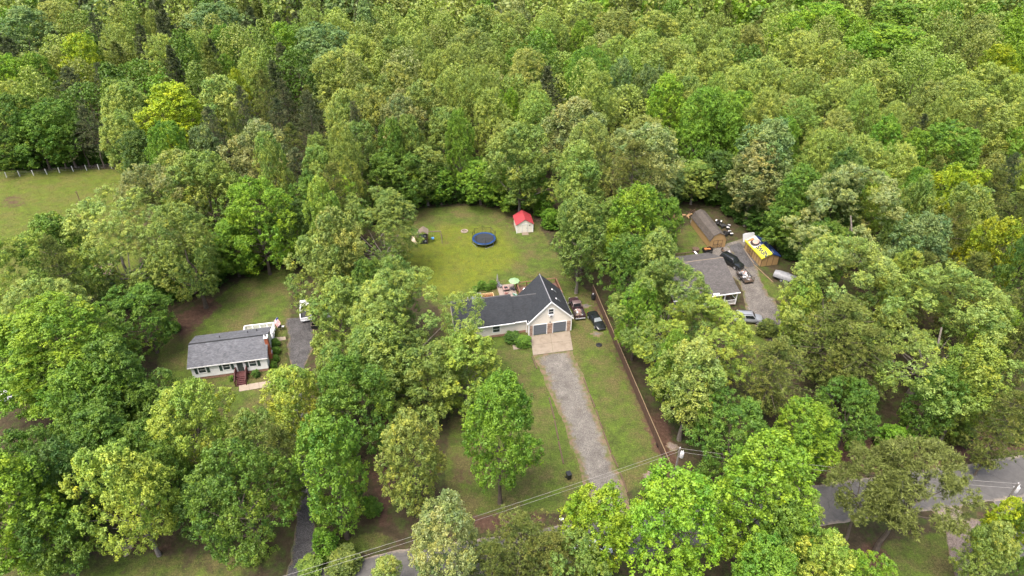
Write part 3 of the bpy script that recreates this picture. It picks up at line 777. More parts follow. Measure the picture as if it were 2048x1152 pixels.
# middle section and main wing
def wing(x0, x1, y0, y1, ze, zr, ovx0, ovx1, rx1=None, nm='wall'):
    ym = (y0 + y1) / 2; kk = (zr - ze) / (ym - y0); oy = .42
    w = MB().poly([(x0, y0, .4), (x1, y0, .4), (x1, y0, ze), (x0, y0, ze)]).poly([(x0, y1, 0), (x0, y1, ze), (x1, y1, ze), (x1, y1, 0)])
    for x in (x0, x1): w.poly([(x, y0, 0), (x, y1, 0), (x, y1, ze), (x, ym, zr - .1), (x, y0, ze)])
    w.build(nm, M['cream_siding'], G)
    MB().box(x0 + .02, y0 - .03, -.1, x1 - .02, y0 + .3, .42).build('foundation', M['foundation'], G)
    q = rx1 if rx1 is not None else x1 + ovx1
    a = roof_slab(G, 'roof', [(x0 - ovx0, y0 - oy, ze - kk * oy), (x1 + ovx1, y0 - oy, ze - kk * oy), (q, ym, zr), (x0 - ovx0, ym, zr)], M['roof_slate'])
    roof_slab(G, 'roof', [(x0 - ovx0, ym, zr - .004), (q, ym, zr - .004), (x1 + ovx1, y1 + oy, ze - kk * oy), (x0 - ovx0, y1 + oy, ze - kk * oy)], M['roof_slate'])
    MB().prism([(x0 - ovx0 - .01, ym - .15, zr - .06), (x0 - ovx0 - .01, ym, zr + .035), (x0 - ovx0 - .01, ym + .15, zr - .06)], (q - x0 + ovx0 - .2, 0, 0)).build('ridge_cap', M['dark_metal'], a)
    MB().box(x0 - ovx0, y0 - oy - .1, ze - kk * oy - .16, min(x1, -o_ - .05), y0 - oy + .01, ze - kk * oy - .02).build('gutter', M['white_trim'], G)
wing(-2.2, .1, 1.15, 7.3, 3.0, 5.30, .0, 0.0, rx1=2.4)
wing(-11.7, -2.2, .95, 7.7, 3.08, 5.72, .3, .06)
MB().tube((-9.0, 5.6, 4.2), (-9.0, 5.6, 5.2), .06, .06, 8).build('vent_pipe', M['grey_paint'], G)
MB().box(-.24, .92, 0, -.12, 1.06, 2.5).build('downpipe', M['white_trim'], G)
for x in (-9.4, -5.2): window(G, x, 1.0, 2.2, 1.1, y=.95)
# rear deck of brown boards
rd = empty('rear_deck'); rd.parent = G; rd.location = (0, 0, 0)
fl = MB()
for i in range(24):
    y = 7.75 + i * .21; fl.box(.75, y, .62, 7.95, y + .19, .7)
fl.build('deck_boards', M['wood_deck'], rd)['kind'] = 'stuff'
m = MB(); rail_run(m, (.78, 8.6), (.78, 12.75), .7, 1.0, .13, 1.4, 0, (1.0, .35)); rail_run(m, (.78, 12.75), (7.92, 12.75), .7, 1.0, .13, 1.8, 0, (1.0, .3)); rail_run(m, (7.92, 12.75), (7.92, 8.2), .7, 1.0, .13, 1.5, .16)
m.build('deck_railing', M['wood_rail'], rd)
MB().box(3.9, 12.67, .8, 5.6, 12.72, 1.62).build('privacy_panel', M['wood_dark'], rd)
for x in (.85, 4.3, 7.85):
    for y in (8.2, 12.65): MB().box(x - .08, y - .08, -.1, x + .08, y + .08, .62).build('deck_post', M['wood_rail'], rd)
# lean-to behind the main wing and its pale skirting
lt = empty('lean_to'); lt.parent = G
MB().box(-7.85, 7.75, 0, -6.2, 10.6, 1.95).build('wall', M['shed_white'], lt)
MB().slab([(-8.0, 7.72, 2.32), (-6.05, 7.72, 2.32), (-6.05, 10.75, 2.02), (-8.0, 10.75, 2.02)], .09).build('roof', M['roof_grey_flat'], lt)

# patio with its paving, raised bed
PT = empty('patio', (2.74, 85.74, 0), 12.1); PT['kind'] = 'structure'
for i in range(4):
    for j in range(5):
        x0, y0 = -2.5 + i * .78, 11.0 + j * .78
        MB().box(x0 + .012, y0 + .012, -.02, x0 + .768, y0 + .768, .05 + .004 * ((i * 3 + j * 5) % 3)).build('paving_slab', M['patio'], PT)
RB = empty('raised_bed', (2.74, 85.74, 0), 12.1, 'wooden raised bed with orange soil behind the slate roofed house', 'planter')
m = MB().box(-5.85, 10.5, 0, -5.75, 12.0, .8).box(-3.75, 10.5, 0, -3.65, 12.0, .8).box(-5.75, 11.9, 0, -3.75, 12.0, .8).box(-5.75, 10.5, 0, -3.75, 10.6, .8)
m.build('bed_frame', M['wood_new'], RB); MB().box(-5.75, 10.6, 0, -3.75, 11.9, .5).build('soil', M['orange_soil'], RB)
m = MB()
for i in range(14): m.tube((-5.6 + i * .14, 11.2 + (i % 3) * .2, .45), (-5.55 + i * .14, 11.3 + (i % 2) * .2, .85), .05, .02, 5)
m.build('dry_stalks', M['wood_dark'], RB)

# ---- house with brown shingles and white porch
H = empty('porch_house', (27.2, 91.6, 0), 12.2, 'brown shingled house with white front porch beside the gravel yard', 'house')
HL = 11.6
hy0, hym, hy1 = 1.9, 7.0, 11.6
w = MB().poly([(0, hy0, .5), (HL, hy0, .5), (HL, hy0, 3.2), (0, hy0, 3.2)]).poly([(0, hy1, 0), (0, hy1, 3.3), (HL, hy1, 3.3), (HL, hy1, 0)])
for x in (0, HL): w.poly([(x, hy0, 0), (x, hy1, 0), (x, hy1, 3.3), (x, hym, 5.25), (x, hy0, 3.55)])
w.build('wall', M['brown_siding'], H)
hr = roof_slab(H, 'roof', [(-.3, 1.75, 3.62), (HL + .3, 1.75, 3.62), (HL + .3, hym, 5.4), (-.3, hym, 5.4)], M['roof_brown'])
roof_slab(H, 'roof', [(-.3, hym, 5.396), (HL + .3, hym, 5.396), (HL + .3, hy1 + .4, 3.2), (-.3, hy1 + .4, 3.2)], M['roof_brown'])
roof_slab(H, 'porch_roof', [(-.3, -.45, 3.08), (HL + .3, -.45, 3.08), (HL + .3, 1.78, 3.60), (-.3, 1.78, 3.60)], M['roof_brown'])
MB().prism([(-.31, hym - .15, 5.33), (-.31, hym, 5.43), (-.31, hym + .15, 5.33)], (HL + .62, 0, 0)).build('ridge_cap', M['wood_grey'], hr)
MB().box(-.3, -.56, 2.92, HL + .3, -.44, 3.06).build('gutter', M['white_trim'], H)
MB().box(7.0, -.36, 3.12, 8.1, -.1, 3.24).build('roof_plank', M['white_trim'], hr)
MB().box(0, -.35, .38, HL, 1.88, .5).build('porch_floor', M['wood_grey'], H)
for x in (.1, 2.4, 4.7, 7.0, 9.3, 11.5): MB().box(x - .07, -.32, .5, x + .07, -.18, 2.95).build('porch_post', M['white_trim'], H)
m = MB()
for a, b_ in ((.1, 2.4), (2.4, 4.7), (4.7, 7.0), (7.0, 9.3), (9.3, 11.5)):
    m.box(a + .07, -.29, 1.38, b_ - .07, -.21, 1.45).box(a + .07, -.29, .62, b_ - .07, -.21, .68)
    for i in range(1, 12): x = a + (b_ - a) * i / 12; m.box(x - .02, -.27, .66, x + .02, -.23, 1.4)
m.box(11.46, -.18, 1.38, 11.54, 1.85, 1.45)
m.build('porch_railing', M['white_trim'], H)
for x in (1.8, 5.6, 9.6): window(H, x, 1.2, 2.5, 1.0, y=hy0)
pd = MB().box(3.6, hy0 - .05, .5, 4.5, hy0 + .02, 2.5).build('door', M['white_trim'], H)
MB().lathe([(.04, 0), (.04, .05)], 8).build('handle', M['metal'], pd, loc=(4.4, hy0 - .09, 1.4))
bd = empty('back_deck'); bd.parent = H
MB().box(5.2, 12.05, .5, 10.9, 15.2, .62).build('deck_floor', M['wood_rail'], bd)
MB().box(5.3, 12.2, .63, 8.7, 14.4, .66).build('deck_rug', M['tarp_grey'], bd)
m = MB(); rail_run(m, (5.25, 15.15), (10.85, 15.15), .62, .95, .1, 1.8, .22); m.build('railing', M['wood_dark'], bd)
m = MB(); rail_run(m, (10.85, 15.15), (10.85, 12.1), .62, .95, .1, 1.5, .3); m.build('railing', M['wood_dark'], bd)
MB().box(10.7, 12.2, 1.55, 11.0, 15.2, 1.62).build('rail_cap', M['white_trim'], bd)

# ---- gambrel barn
B = empty('gambrel_barn', (38.4, 112.2, 0), 10.5, 'tan gambrel roofed storage barn with brown trimmed double doors', 'shed')
BW, BD = 3.2, 9.2
prof = [(0, 1.9), (.55, 2.85), (BW / 2, 3.35), (BW - .55, 2.85), (BW, 1.9)]
w = MB().box(0, .001, -.05, BW, BD, .02)
for y in (0, BD): w.poly([(0, y, 0), (BW, y, 0)] + [(x, y, z) for x, z in prof[::-1]])
for x in (0, BW): w.poly([(x, 0, 0), (x, BD, 0), (x, BD, 1.9), (x, 0, 1.9)])
w.build('wall', M['tan_panel'], B)
pr2 = [(-.16, 1.72), (.5, 2.9), (BW / 2, 3.43), (BW - .5, 2.9), (BW + .16, 1.72)]
for i in range(4):
    (xa, za), (xb, zb) = pr2[i], pr2[i + 1]
    roof_slab(B, 'roof', [(xa, -.15, za), (xb, -.15, zb), (xb, BD + .15, zb), (xa, BD + .15, za)], M['roof_barn'], .07)
def cross_doors(root, x0, x1, z1, y, m_trim, leafs=2, m_leaf=None):
    for i in range(leafs):
        a = x0 + (x1 - x0) * i / leafs; b_ = x0 + (x1 - x0) * (i + 1) / leafs
        d = MB().box(a + .01, y - .05, .08, b_ - .01, y - .005, z1).build('door', m_leaf or M['tan_panel'], root)
        t = MB(); e = .07
        t.box(a + .01, y - .085, .08, a + e, y - .045, z1).box(b_ - e, y - .085, .08, b_ - .01, y - .045, z1)
        for z in (.08, z1 * .5 - e / 2, z1 - e): t.box(a + e, y - .085, z, b_ - e, y - .045, z + e)
        for s in (0, 1):
            p, q = ((a + e, .08 + e), (b_ - e, z1 * .5 - e / 2)) if s else ((b_ - e, .08 + e), (a + e, z1 * .5 - e / 2))
            t.tube((p[0], y - .06, p[1]), (q[0], y - .06, q[1]), .03, .03, 4)
        t.build('door_trim', m_trim, d)
cross_doors(B, .65, 2.55, 1.75, 0, M['wood_dark'])
for x in (.0, BW): MB().box(x - .05, -.03, 0, x + .05, .03, 1.88).build('corner_trim', M['tan_panel'], B)

# ---- storage shed under a reused billboard sheet
S = empty('billboard_shed', (46.55, 105.9, 0), 12.5, 'tan panelled shed roofed with a yellow and blue printed billboard sheet', 'shed')
SW, SD = 3.5, 6.2
w = MB()
for y in (0, SD): w.poly([(0, y, 0), (SW, y, 0), (SW, y, 2.0), (SW / 2, y, 2.75), (0, y, 2.0)])
for x in (0, SW): w.poly([(x, 0, 0), (x, SD, 0), (x, SD, 2.0), (x, 0, 2.0)])
w.build('wall', M['tan_panel'], S)
bt = MB()
for i in range(4): x = SW * i / 3; bt.box(x - .035, -.03, 0, x + .035, .0, 2.0)
bt.build('batten', M['wood_dark'], S)
bt = MB()
for i in range(8): y = SD * i / 7; bt.box(-.03, y - .035, 0, 0, y + .035, 2.0)
bt.build('batten', M['wood_dark'], S)
sd_ = empty('side_door'); sd_.parent = S; sd_.location = (0, 5.0, 0); sd_.rotation_euler = (0, 0, R(-90))
t = MB()
for x in (0, .85, 1.7): t.box(x - .03, -.06, .06, x + .03, -.03, 1.75)
for z in (.06, .9, 1.7): t.box(0, -.06, z, 1.7, -.03, z + .06)
for a in (0, .85): t.tube((a, -.05, .1), (a + .85, -.05, .9), .025, .025, 4).tube((a + .85, -.05, .1), (a, -.05, .9), .025, .025, 4)
t.build('door_trim', M['wood_dark'], sd_)
# the sheet: yellow border, white picture field, yellow word panel, blue far side
def onshed(s, y, h=0.0, side=-1):      # s: 0 ridge, 1 eave
    rise = .75 / (SW / 2)
    return (SW / 2 + side * s * (SW / 2 + .18), y, 2.82 - s * (SW / 2 + .18) * rise + h)
def sheet(name, m, s0, s1, y0, y1, h, side=-1, th=.025, parent=None):
    return MB().slab([onshed(s0, y0, h, side), onshed(s1, y0, h, side), onshed(s1, y1, h, side), onshed(s0, y1, h, side)], th).build(name, m, parent or S)
rs = sheet('billboard_sheet', M['tarp_yellow'], 0, 1, -.2, SD + .2, 0)
rs2 = sheet('billboard_sheet', M['tarp_blue'], 0, 1, -.2, SD + .2, -.004, 1)
MB().poly([onshed(1, -.22, .0), onshed(1, -.22, -.28), onshed(1, SD + .2, -.28), onshed(1, SD + .2, 0)]).build('sheet_flap', M['tarp_yellow'], S)
MB().poly([onshed(0, -.21, -.004), onshed(1, -.21, 0), onshed(1, -.21, -.24), onshed(0, -.21, -.22)]).build('sheet_flap', M['tarp_yellow'], S)
MB().poly([onshed(0, -.21, -.004, 1), onshed(1, -.21, 0, 1), onshed(1, -.21, -.2, 1), onshed(0, -.21, -.22, 1)]).build('sheet_flap', M['tarp_blue'], S)
sheet('picture_field', M['tarp_white'], 0.0, .9, 3.2, SD + .15, .008, th=.006, parent=rs)
sheet('orange_band', M['tarp_orange'], 0.28, .9, 5.5, 6.05, .014, th=.006, parent=rs)
def blob(name, m, s, y, rs_, ry_, h, parent, n=20, side=-1, a0=0, a1=2 * math.pi):
    pts = [onshed(s + rs_ * math.cos(a0 + (a1 - a0) * i / n), y + ry_ * math.sin(a0 + (a1 - a0) * i / n), h, side) for i in range(n)]
    return MB().poly(pts).build(name, m, parent)
blob('print_hair', M['print_hair'], .48, 4.5, .40, 1.05, .022, rs)
blob('print_face', M['print_skin'], .36, 4.66, .27, .72, .028, rs)
sheet('print_shirt', M['tarp_blue'], 0.0, .2, 3.25, 4.0, .016, th=.006, parent=rs)
for i in range(6):
    blob('print_letter', M['tarp_white'], .30 + .18 * (i % 2), .6 + i * .85, .06, .24, .012, rs2, 8, 1)
# the word on the yellow panel, read from the ridge side
cu = bpy.data.curves.new('news', 'FONT'); cu.body = 'NEWS'; cu.size = 1.3; cu.align_x = 'CENTER'; cu.align_y = 'CENTER'; cu.offset = 0.05
to = bpy.data.objects.new('tmp_text', cu); COL.objects.link(to)
dg = bpy.context.evaluated_depsgraph_get(); tme = bpy.data.meshes.new_from_object(to.evaluated_get(dg)); bpy.data.objects.remove(to)
tme.name = 'print_word'; tme.materials.clear(); tme.materials.append(M['print_navy'])
tw_ = bpy.data.objects.new('print_word', tme); COL.objects.link(tw_); tw_.parent = rs
p0 = Vector(onshed(.5, 1.5, .012)); ux = Vector((0, 1, 0)); uy = (Vector(onshed(1, 1, 0)) - Vector(onshed(0, 1, 0))).normalized()
uz = ux.cross(uy); mt = Matrix((ux, uy, uz)).transposed().to_4x4(); mt.translation = p0; tw_.matrix_local = mt

# ---- little white shed with red roof
C_ = empty('garden_shed', (0.95, 117.9, 0), 9, 'small cream garden shed with bright red roof on the back lawn', 'shed')
CW, CD = 3.3, 3.6
gable_walls(C_, CW, CD, 0, 2.0, 3.0, M['shed_white'], 'y')
for q in ([(-.2, -.2, 1.9), (CW / 2, -.2, 3.12), (CW / 2, CD + .2, 3.12), (-.2, CD + .2, 1.9)], [(CW / 2, -.2, 3.116), (CW + .2, -.2, 1.9), (CW + .2, CD + .2, 1.9), (CW / 2, CD + .2, 3.116)]):
    rr = MB().slab(q, .05).build('roof', M['roof_red'], C_)
    ribs = MB(); a, b_, c, d = map(Vector, q)
    for i in range(8):
        p0, p1 = a.lerp(d, i / 7), b_.lerp(c, i / 7); ribs.tube(p0 + Vector((0, 0, .012)), p1 + Vector((0, 0, .012)), .022, .022, 4)
    ribs.build('standing_seam', M['roof_red'], rr)
dd = MB().box(1.15, -.05, .12, 2.15, 0.01, 1.85).build('door', M['shed_white'], C_)
MB().box(1.08, -.07, .1, 1.15, .0, 1.92).box(2.15, -.07, .1, 2.22, .0, 1.92).box(1.08, -.07, 1.86, 2.22, .0, 1.94).build('door_frame', M['grey_paint'], dd)
MB().box(2.02, -.09, .9, 2.08, -.04, 1.1).build('handle', M['dark_metal'], dd)
for x in (0, CW): MB().box(x - .06, -.04, 0, x + .06, .06, 2.0).build('corner_trim', M['white_trim'], C_)
MB().hexa([(1.0, -1.0, -.02), (2.3, -1.0, -.02), (2.3, -.06, .0), (1.0, -.06, .0), (1.0, -1.0, .04), (2.3, -1.0, .04), (2.3, -.06, .12), (1.0, -.06, .12)]).build('ramp', M['wood_grey'], C_)
MB().box(2.5, -.1, 1.6, 2.75, 0, 1.72).build('shed_lamp', M['dark_metal'], C_)

# ---- open-fronted shelter half hidden in the trees on the left
X = empty('open_shelter', (-75.0, 99.6, 0), 14, 'weathered grey roofed shelter in the shade of the trees', 'shed')
MB().slab([(-.2, -.3, 2.2), (3.4, -.3, 2.2), (3.4, 3.0, 2.8), (-.2, 3.0, 2.8)], .08).build('roof', M['junk_pink'], X)
for x in (0, 3.2):
    for y in (0, 2.8): MB().box(x - .07, y - .07, 0, x + .07, y + .07, 2.3 + y * .17).build('post', M['wood_grey'], X)
MB().box(0.1, 2.6, 0, 3.1, 2.7, 2.5).build('back_wall', M['wood_dark'], X)
MB().box(.3, .2, .55, 2.4, .9, .65).box(.35, .25, 0, .45, .35, .55).box(2.2, .25, 0, 2.3, .35, .55).build('bench', M['wood_grey'], X)
# ------------------------------------------------------------------ vehicles
def loft(stations, n_prof):
    """stations: (x, half width, z bottom, z top); rounded box section"""
    m = MB(); rows = []
    for (x, hw, zb, zt) in stations:
        h = zt - zb
        half = [(hw * .86, zb), (hw * .97, zb + h * .16), (hw, zb + h * .45), (hw * .97, zb + h * .72), (hw * .88, zb + h * .94), (hw * .7, zt), (0, zt + .015)]
        ring = [(y, z) for y, z in half] + [(-y, z) for y, z in half[-2::-1]]
        rows.append([(x, y, z) for y, z in ring])
    b = 0; k = len(rows[0])
    for r in rows: m.v += r
    for i in range(len(rows) - 1):
        for j in range(k - 1):
            m.f.append((i * k + j, i * k + j + 1, (i + 1) * k + j + 1, (i + 1) * k + j))
        m.f.append((i * k + k - 1, i * k, (i + 1) * k, (i + 1) * k + k - 1))
    m.f.append(tuple(range(k - 1, -1, -1))); m.f.append(tuple((len(rows) - 1) * k + j for j in range(k)))
    return m

def cabin(root, paint, glass, xr0, xr1, xf1, xf0, zb, zt, hwb, hwt, roof_mat=None, wind=None):
    """greenhouse with separate panes; x runs rear -> front"""
    p = [(xr0, -hwb, zb), (xf0, -hwb, zb), (xf0, hwb, zb), (xr0, hwb, zb), (xr1, -hwt, zt), (xf1, -hwt, zt), (xf1, hwt, zt), (xr1, hwt, zt)]
    c = MB().hexa(p).build('cabin', roof_mat or paint, root, bevel=.05, smooth=True)
    def pane(name, q, m, i0=.1, i1=.1):
        q = [Vector(v) for v in q]; n = (q[1] - q[0]).cross(q[3] - q[0]).normalized(); ctr = sum(q, Vector()) / 4
        if n.dot(ctr - Vector(((xr0 + xf0) / 2, 0, (zb + zt) / 2))) < 0: n = -n
        f = lambda s, t: q[0].lerp(q[1], s).lerp(q[3].lerp(q[2], s), t) + n * .012
        MB().poly([f(i0, i1), f(1 - i0, i1), f(1 - i0, 1 - i1), f(i0, 1 - i1)]).build(name, m, c)
    pane('windscreen', [p[1], p[2], p[6], p[5]], wind or glass, .07, .08)
    pane('rear_window', [p[0], p[3], p[7], p[4]], glass, .1, .12)
    for a, b_, c2, d in ((p[0], p[1], p[5], p[4]), (p[3], p[2], p[6], p[7])):
        a, b_, c2, d = map(Vector, (a, b_, c2, d))
        mid0, mid1 = a.lerp(b_, .47), d.lerp(c2, .44)
        pane('side_window', [a, mid0, mid1, d], glass, .09, .12); pane('side_window', [mid0, b_, c2, mid1], glass, .07, .12)
    return c

def wheels(root, xs, hw, r=.34, rimm=None, w=.22):
    for x in xs:
        for s in (-1, 1):
            t = MB().lathe([(r * .62, -w / 2), (r * .94, -w / 2), (r, -w / 3), (r, w / 3), (r * .94, w / 2), (r * .62, w / 2)], 18)
            o = t.build('wheel', M['rubber'], root, smooth=True); o.location = (x, s * (hw - w / 2 + .02), r); o.rotation_euler = (R(90), 0, 0)
            MB().lathe([(r * .60, -w / 2 - .012), (r * .5, -w / 2 - .02), (r * .5, w / 2 + .02), (r * .60, w / 2 + .012)], 14).build('rim', rimm or M['metal'], o)

def lamps(root, xf, xr, hw, zf, zr):
    for s in (-1, 1):
        MB().box(xf - .05, s * hw * .62 - .17, zf - .07, xf + .03, s * hw * .62 + .17, zf + .07).build('headlight', M['lamp_clear'], root, bevel=.02)
        MB().box(xr - .03, s * hw * .72 - .14, zr - .08, xr + .05, s * hw * .72 + .14, zr + .08).build('tail_light', M['lamp_red'], root, bevel=.02)

def sedan(loc, yaw, paint, label, name='parked_car', L_=4.6, hw=.88, ht=1.42, kind='sedan', wind=None, roof=None):
    c = empty(name, (loc[0], loc[1], 0.0), yaw, label, 'car')
    h = L_ / 2
    if kind == 'sport':
        st = [(-h, hw * .8, .42, .72), (-h + .12, hw * .93, .30, .86), (-h + .7, hw, .22, .92), (-.5, hw, .2, .86), (.6, hw * .98, .2, .84), (h - .9, hw * .96, .2, .76), (h - .25, hw * .86, .22, .62), (h, hw * .62, .3, .48)]
        cab = (-1.45, -.75, .05, .78, .84, 1.2, hw * .84, hw * .58)
    elif kind == 'suv':
        st = [(-h, hw * .9, .42, .95), (-h + .12, hw * .97, .3, 1.05), (-h + .7, hw, .28, 1.08), (.0, hw, .26, 1.06), (h - 1.15, hw * .99, .26, 1.04), (h - .4, hw * .95, .28, .94), (h - .06, hw * .86, .32, .8), (h, hw * .78, .38, .68)]
        cab = (-h + .1, -h + .38, .55, 1.18, 1.04, ht, hw * .93, hw * .74)
    else:
        st = [(-h, hw * .84, .42, .82), (-h + .12, hw * .94, .3, .93), (-h + .9, hw, .25, .98), (.0, hw, .23, .95), (h - 1.2, hw * .99, .23, .93), (h - .4, hw * .93, .25, .8), (h - .06, hw * .82, .3, .66), (h, hw * .72, .36, .58)]
        cab = (-1.75, -1.1, .35, 1.05, .93, ht, hw * .9, hw * .68)
    loft(st, 0).build('body', paint, c, smooth=True)
    cabin(c, paint, M['glass_car'], *cab, roof_mat=roof, wind=wind)
    wheels(c, (-h + .85, h - .92), hw, .36 if kind == 'suv' else .32)
    lamps(c, h - (.10 if kind != 'sport' else .3), -h + .05, hw, st[-2][3] - .12, .72)
    MB().box(-h - .06, -hw * .8, .34, -h + .08, hw * .8, .55).build('rear_bumper', M['dark_metal'] if kind == 'suv' else paint, c, bevel=.03)
    MB().box(h - .1, -hw * .68, .3, h + .05, hw * .68, .5).build('front_bumper', M['dark_metal'], c, bevel=.03)
    for s in (-1, 1): MB().box(cab[3] - .35, s * (hw + .02) - .09, .95, cab[3] - .2, s * (hw + .02) + .09, 1.08).build('mirror', paint, c, bevel=.02)
    if kind == 'suv':
        for s in (-1, 1): MB().box(-h + .5, s * hw * .62 - .03, ht + .03, .4, s * hw * .62 + .03, ht + .09).build('roof_rail', M['dark_metal'], c)
    return c

def pickup(loc, yaw, paint, label, roofm=None, load=None, L_=5.5, hw=.95):
    c = empty('pickup_truck', (loc[0], loc[1], 0), yaw, label, 'truck'); h = L_ / 2
    loft([(-.35, hw * .98, .38, 1.08), (.3, hw, .36, 1.08), (1.0, hw * .99, .36, 1.06), (1.6, hw * .96, .38, 1.02), (h - .3, hw * .9, .42, .95), (h - .05, hw * .82, .46, .82), (h, hw * .76, .5, .74)], 0).build('body', paint, c, smooth=True)
    cabin(c, paint, M['glass_car'], -.42, -.2, .62, 1.15, 1.04, 1.74, hw * .92, hw * .74, roof_mat=roofm)
    bed = empty('bed'); bed.parent = c
    MB().box(-h + .05, -hw + .02, .52, -.4, hw - .02, .62).build('bed_floor', M['dark_metal'], bed)
    for s in (-1, 1): MB().box(-h + .02, s * (hw - .07) - .07, .42, -.4, s * (hw - .07) + .07, 1.1).build('bed_side', paint, bed, bevel=.03)
    MB().box(-h - .03, -hw + .02, .5, -h + .06, hw - .02, 1.08).build('tailgate', paint, bed, bevel=.02)
    MB().box(-.45, -hw + .02, .6, -.37, hw - .02, 1.1).build('bulkhead', paint, bed)
    MB().box(-h - .16, -hw * .9, .4, -h - .02, hw * .9, .56).build('rear_bumper', M['metal'], c, bevel=.02)
    MB().box(h - .06, -hw * .85, .4, h + .08, hw * .85, .58).build('front_bumper', M['metal'], c, bevel=.02)
    wheels(c, (-h + 1.15, h - .95), hw, .38, w=.26); lamps(c, h - .1, -h + .02, hw, .78, .85)
    for s in (-1, 1): MB().box(.7, s * (hw + .06) - .1, 1.05, .85, s * (hw + .06) + .1, 1.25).build('mirror', M['dark_metal'], c, bevel=.02)
    return c

truck = pickup((11.05, 92.55), 99, M['paint_maroon'], 'dark maroon pickup with scrap in its open bed beside the garage', roofm=M['paint_mauve'])
sedan((14.15, 89.15), -73, M['paint_black'], 'low black sports car parked on the grass by the wooden fence', 'sports_car', 4.6, .92, 1.2, 'sport', wind=M['glass_reflect'])
sedan((41.25, 106.7), -52, M['paint_black'], 'black sport utility car parked behind the brown roofed house', 'parked_car', 4.8, .95, 1.75, 'suv')
sedan((39.6, 89.7), -6, M['paint_silver'], 'silver car with its bonnet showing beside the white porch', 'parked_car', 4.7, .93, 1.7, 'suv')
pickup((-35.2, 91.9), 107, M['paint_white'], 'white pickup half hidden by leaves at the head of the dark driveway')
sedan((-31.6, 92.2), 107, M['grey_paint'], 'grey car deep under the leaves next to the white pickup', kind='sedan')
sedan((-73.6, 71.6), 25, M['paint_white'], 'white car under the huge bright green tree at the left property')
sedan((-70.0, 73.2), 30, M['paint_black'], 'dark car under the huge bright green tree at the left property', kind='suv', ht=1.7)
sedan((9.6, 46.6), 10, M['paint_white'], 'white car on the road glimpsed through the yellow green tree')
# scrap in the truck bed: boards and bags lying loose
jr = random.Random(21)
def junk_in(cx, cy, z, w, l, n, label, cat, mats, yaw=0, s=(.25, .6)):
    r = empty('scrap_heap', (cx, cy, z), yaw, label, cat)
    for i in range(n):
        m = MB(); a, b_, c = jr.uniform(*s), jr.uniform(*s) * .5, jr.uniform(.05, .28)
        m.hexa([(-a, -b_, 0), (a, -b_ * .8, .02), (a * .9, b_, 0), (-a, b_ * .9, .03), (-a * .8, -b_ * .7, c), (a * .8, -b_ * .7, c * 1.2), (a * .7, b_ * .8, c * .8), (-a * .8, b_ * .8, c)])
        o = m.build('scrap_piece', M[jr.choice(mats)], r, bevel=.02)
        o.location = (jr.uniform(-l / 2, l / 2), jr.uniform(-w / 2, w / 2), jr.uniform(0, .16)); o.rotation_euler = (jr.uniform(-.3, .3), jr.uniform(-.35, .35), jr.uniform(0, 6.28))
    return r
junk_in(11.3, 90.9, .63, .9, 1.7, 16, 'heap of pinkish scrap boards lying in the maroon pickup bed', 'scrap', ['junk_pink', 'junk_white', 'maroon', 'wood_grey'], 99, (.2, .55))

def utility_trailer(loc, yaw, label):
    t = empty('utility_trailer', (*loc, 0), yaw, label, 'trailer')
    MB().box(-1.7, -.9, .45, 1.7, .9, .55).build('deck', M['wood_dark'], t)
    m = MB()
    for s in (-1, 1):
        m.box(-1.7, s * .9 - .04, .55, 1.7, s * .9 + .04, .62).box(-1.7, s * .9 - .03, .95, 1.7, s * .9 + .03, 1.02)
        for x in (-1.68, -.6, .6, 1.68): m.box(x - .03, s * .9 - .03, .5, x + .03, s * .9 + .03, 1.0)
    m.build('side_rail', M['dark_metal'], t)
    g = MB().box(1.7, -.9, .5, 1.76, -.84, 1.6).box(1.7, .84, .5, 1.76, .9, 1.6).box(1.7, -.84, 1.54, 1.76, .84, 1.6)
    for i in range(7): y = -.72 + i * .24; g.box(1.71, y - .03, .5, 1.75, y + .03, 1.55)
    g.build('ramp_gate', M['wood_grey'], t)
    MB().tube((-1.7, -.5, .5), (-2.9, 0, .5), .05, .05, 6).tube((-1.7, .5, .5), (-2.9, 0, .5), .05, .05, 6).build('drawbar', M['dark_metal'], t)
    wheels(t, (.1,), 1.12, .34, w=.2)
    return t
utility_trailer((42.45, 101.9), -78, 'slatted utility trailer loaded with rubbish beside the brown roofed house')
junk_in(42.4, 102.0, .56, 1.2, 2.6, 24, 'white bags and scrap piled on the slatted trailer', 'scrap', ['junk_white', 'junk_white', 'junk_pink', 'tarp_grey', 'rust', 'black'], -78, (.25, .6))

def covered_trailer(loc, yaw, label):
    t = empty('covered_trailer', (*loc, 0), yaw, label, 'trailer')
    m = MB(); n = 9; rows = []
    for i in range(6):
        x = -1.9 + i * .76; w = 1.0 - .08 * abs(i - 2.5); hgt = 1.55 - .07 * abs(i - 2) + (.06 if i % 2 else -.04)
        rows.append([(x, w * math.cos(math.pi * j / (n - 1)), .6 + (hgt - .6) * math.sin(math.pi * j / (n - 1)) ** .7) for j in range(n)])
    for r in rows: m.v += r
    for i in range(5):
        for j in range(n - 1): m.f.append((i * n + j, i * n + j + 1, (i + 1) * n + j + 1, (i + 1) * n + j))
    m.f.append(tuple(range(n))); m.f.append(tuple(range(5 * n, 6 * n)))
    m.build('cover', M['tarp_grey'], t, smooth=True)
    MB().box(-1.9, -.95, .42, 1.9, .95, .6).build('bed', M['black'], t); wheels(t, (-.3, .5), 1.0, .34)
    return t
covered_trailer((49.6, 101.6), -35, 'grey tarpaulin covered trailer at the foot of the billboard shed')

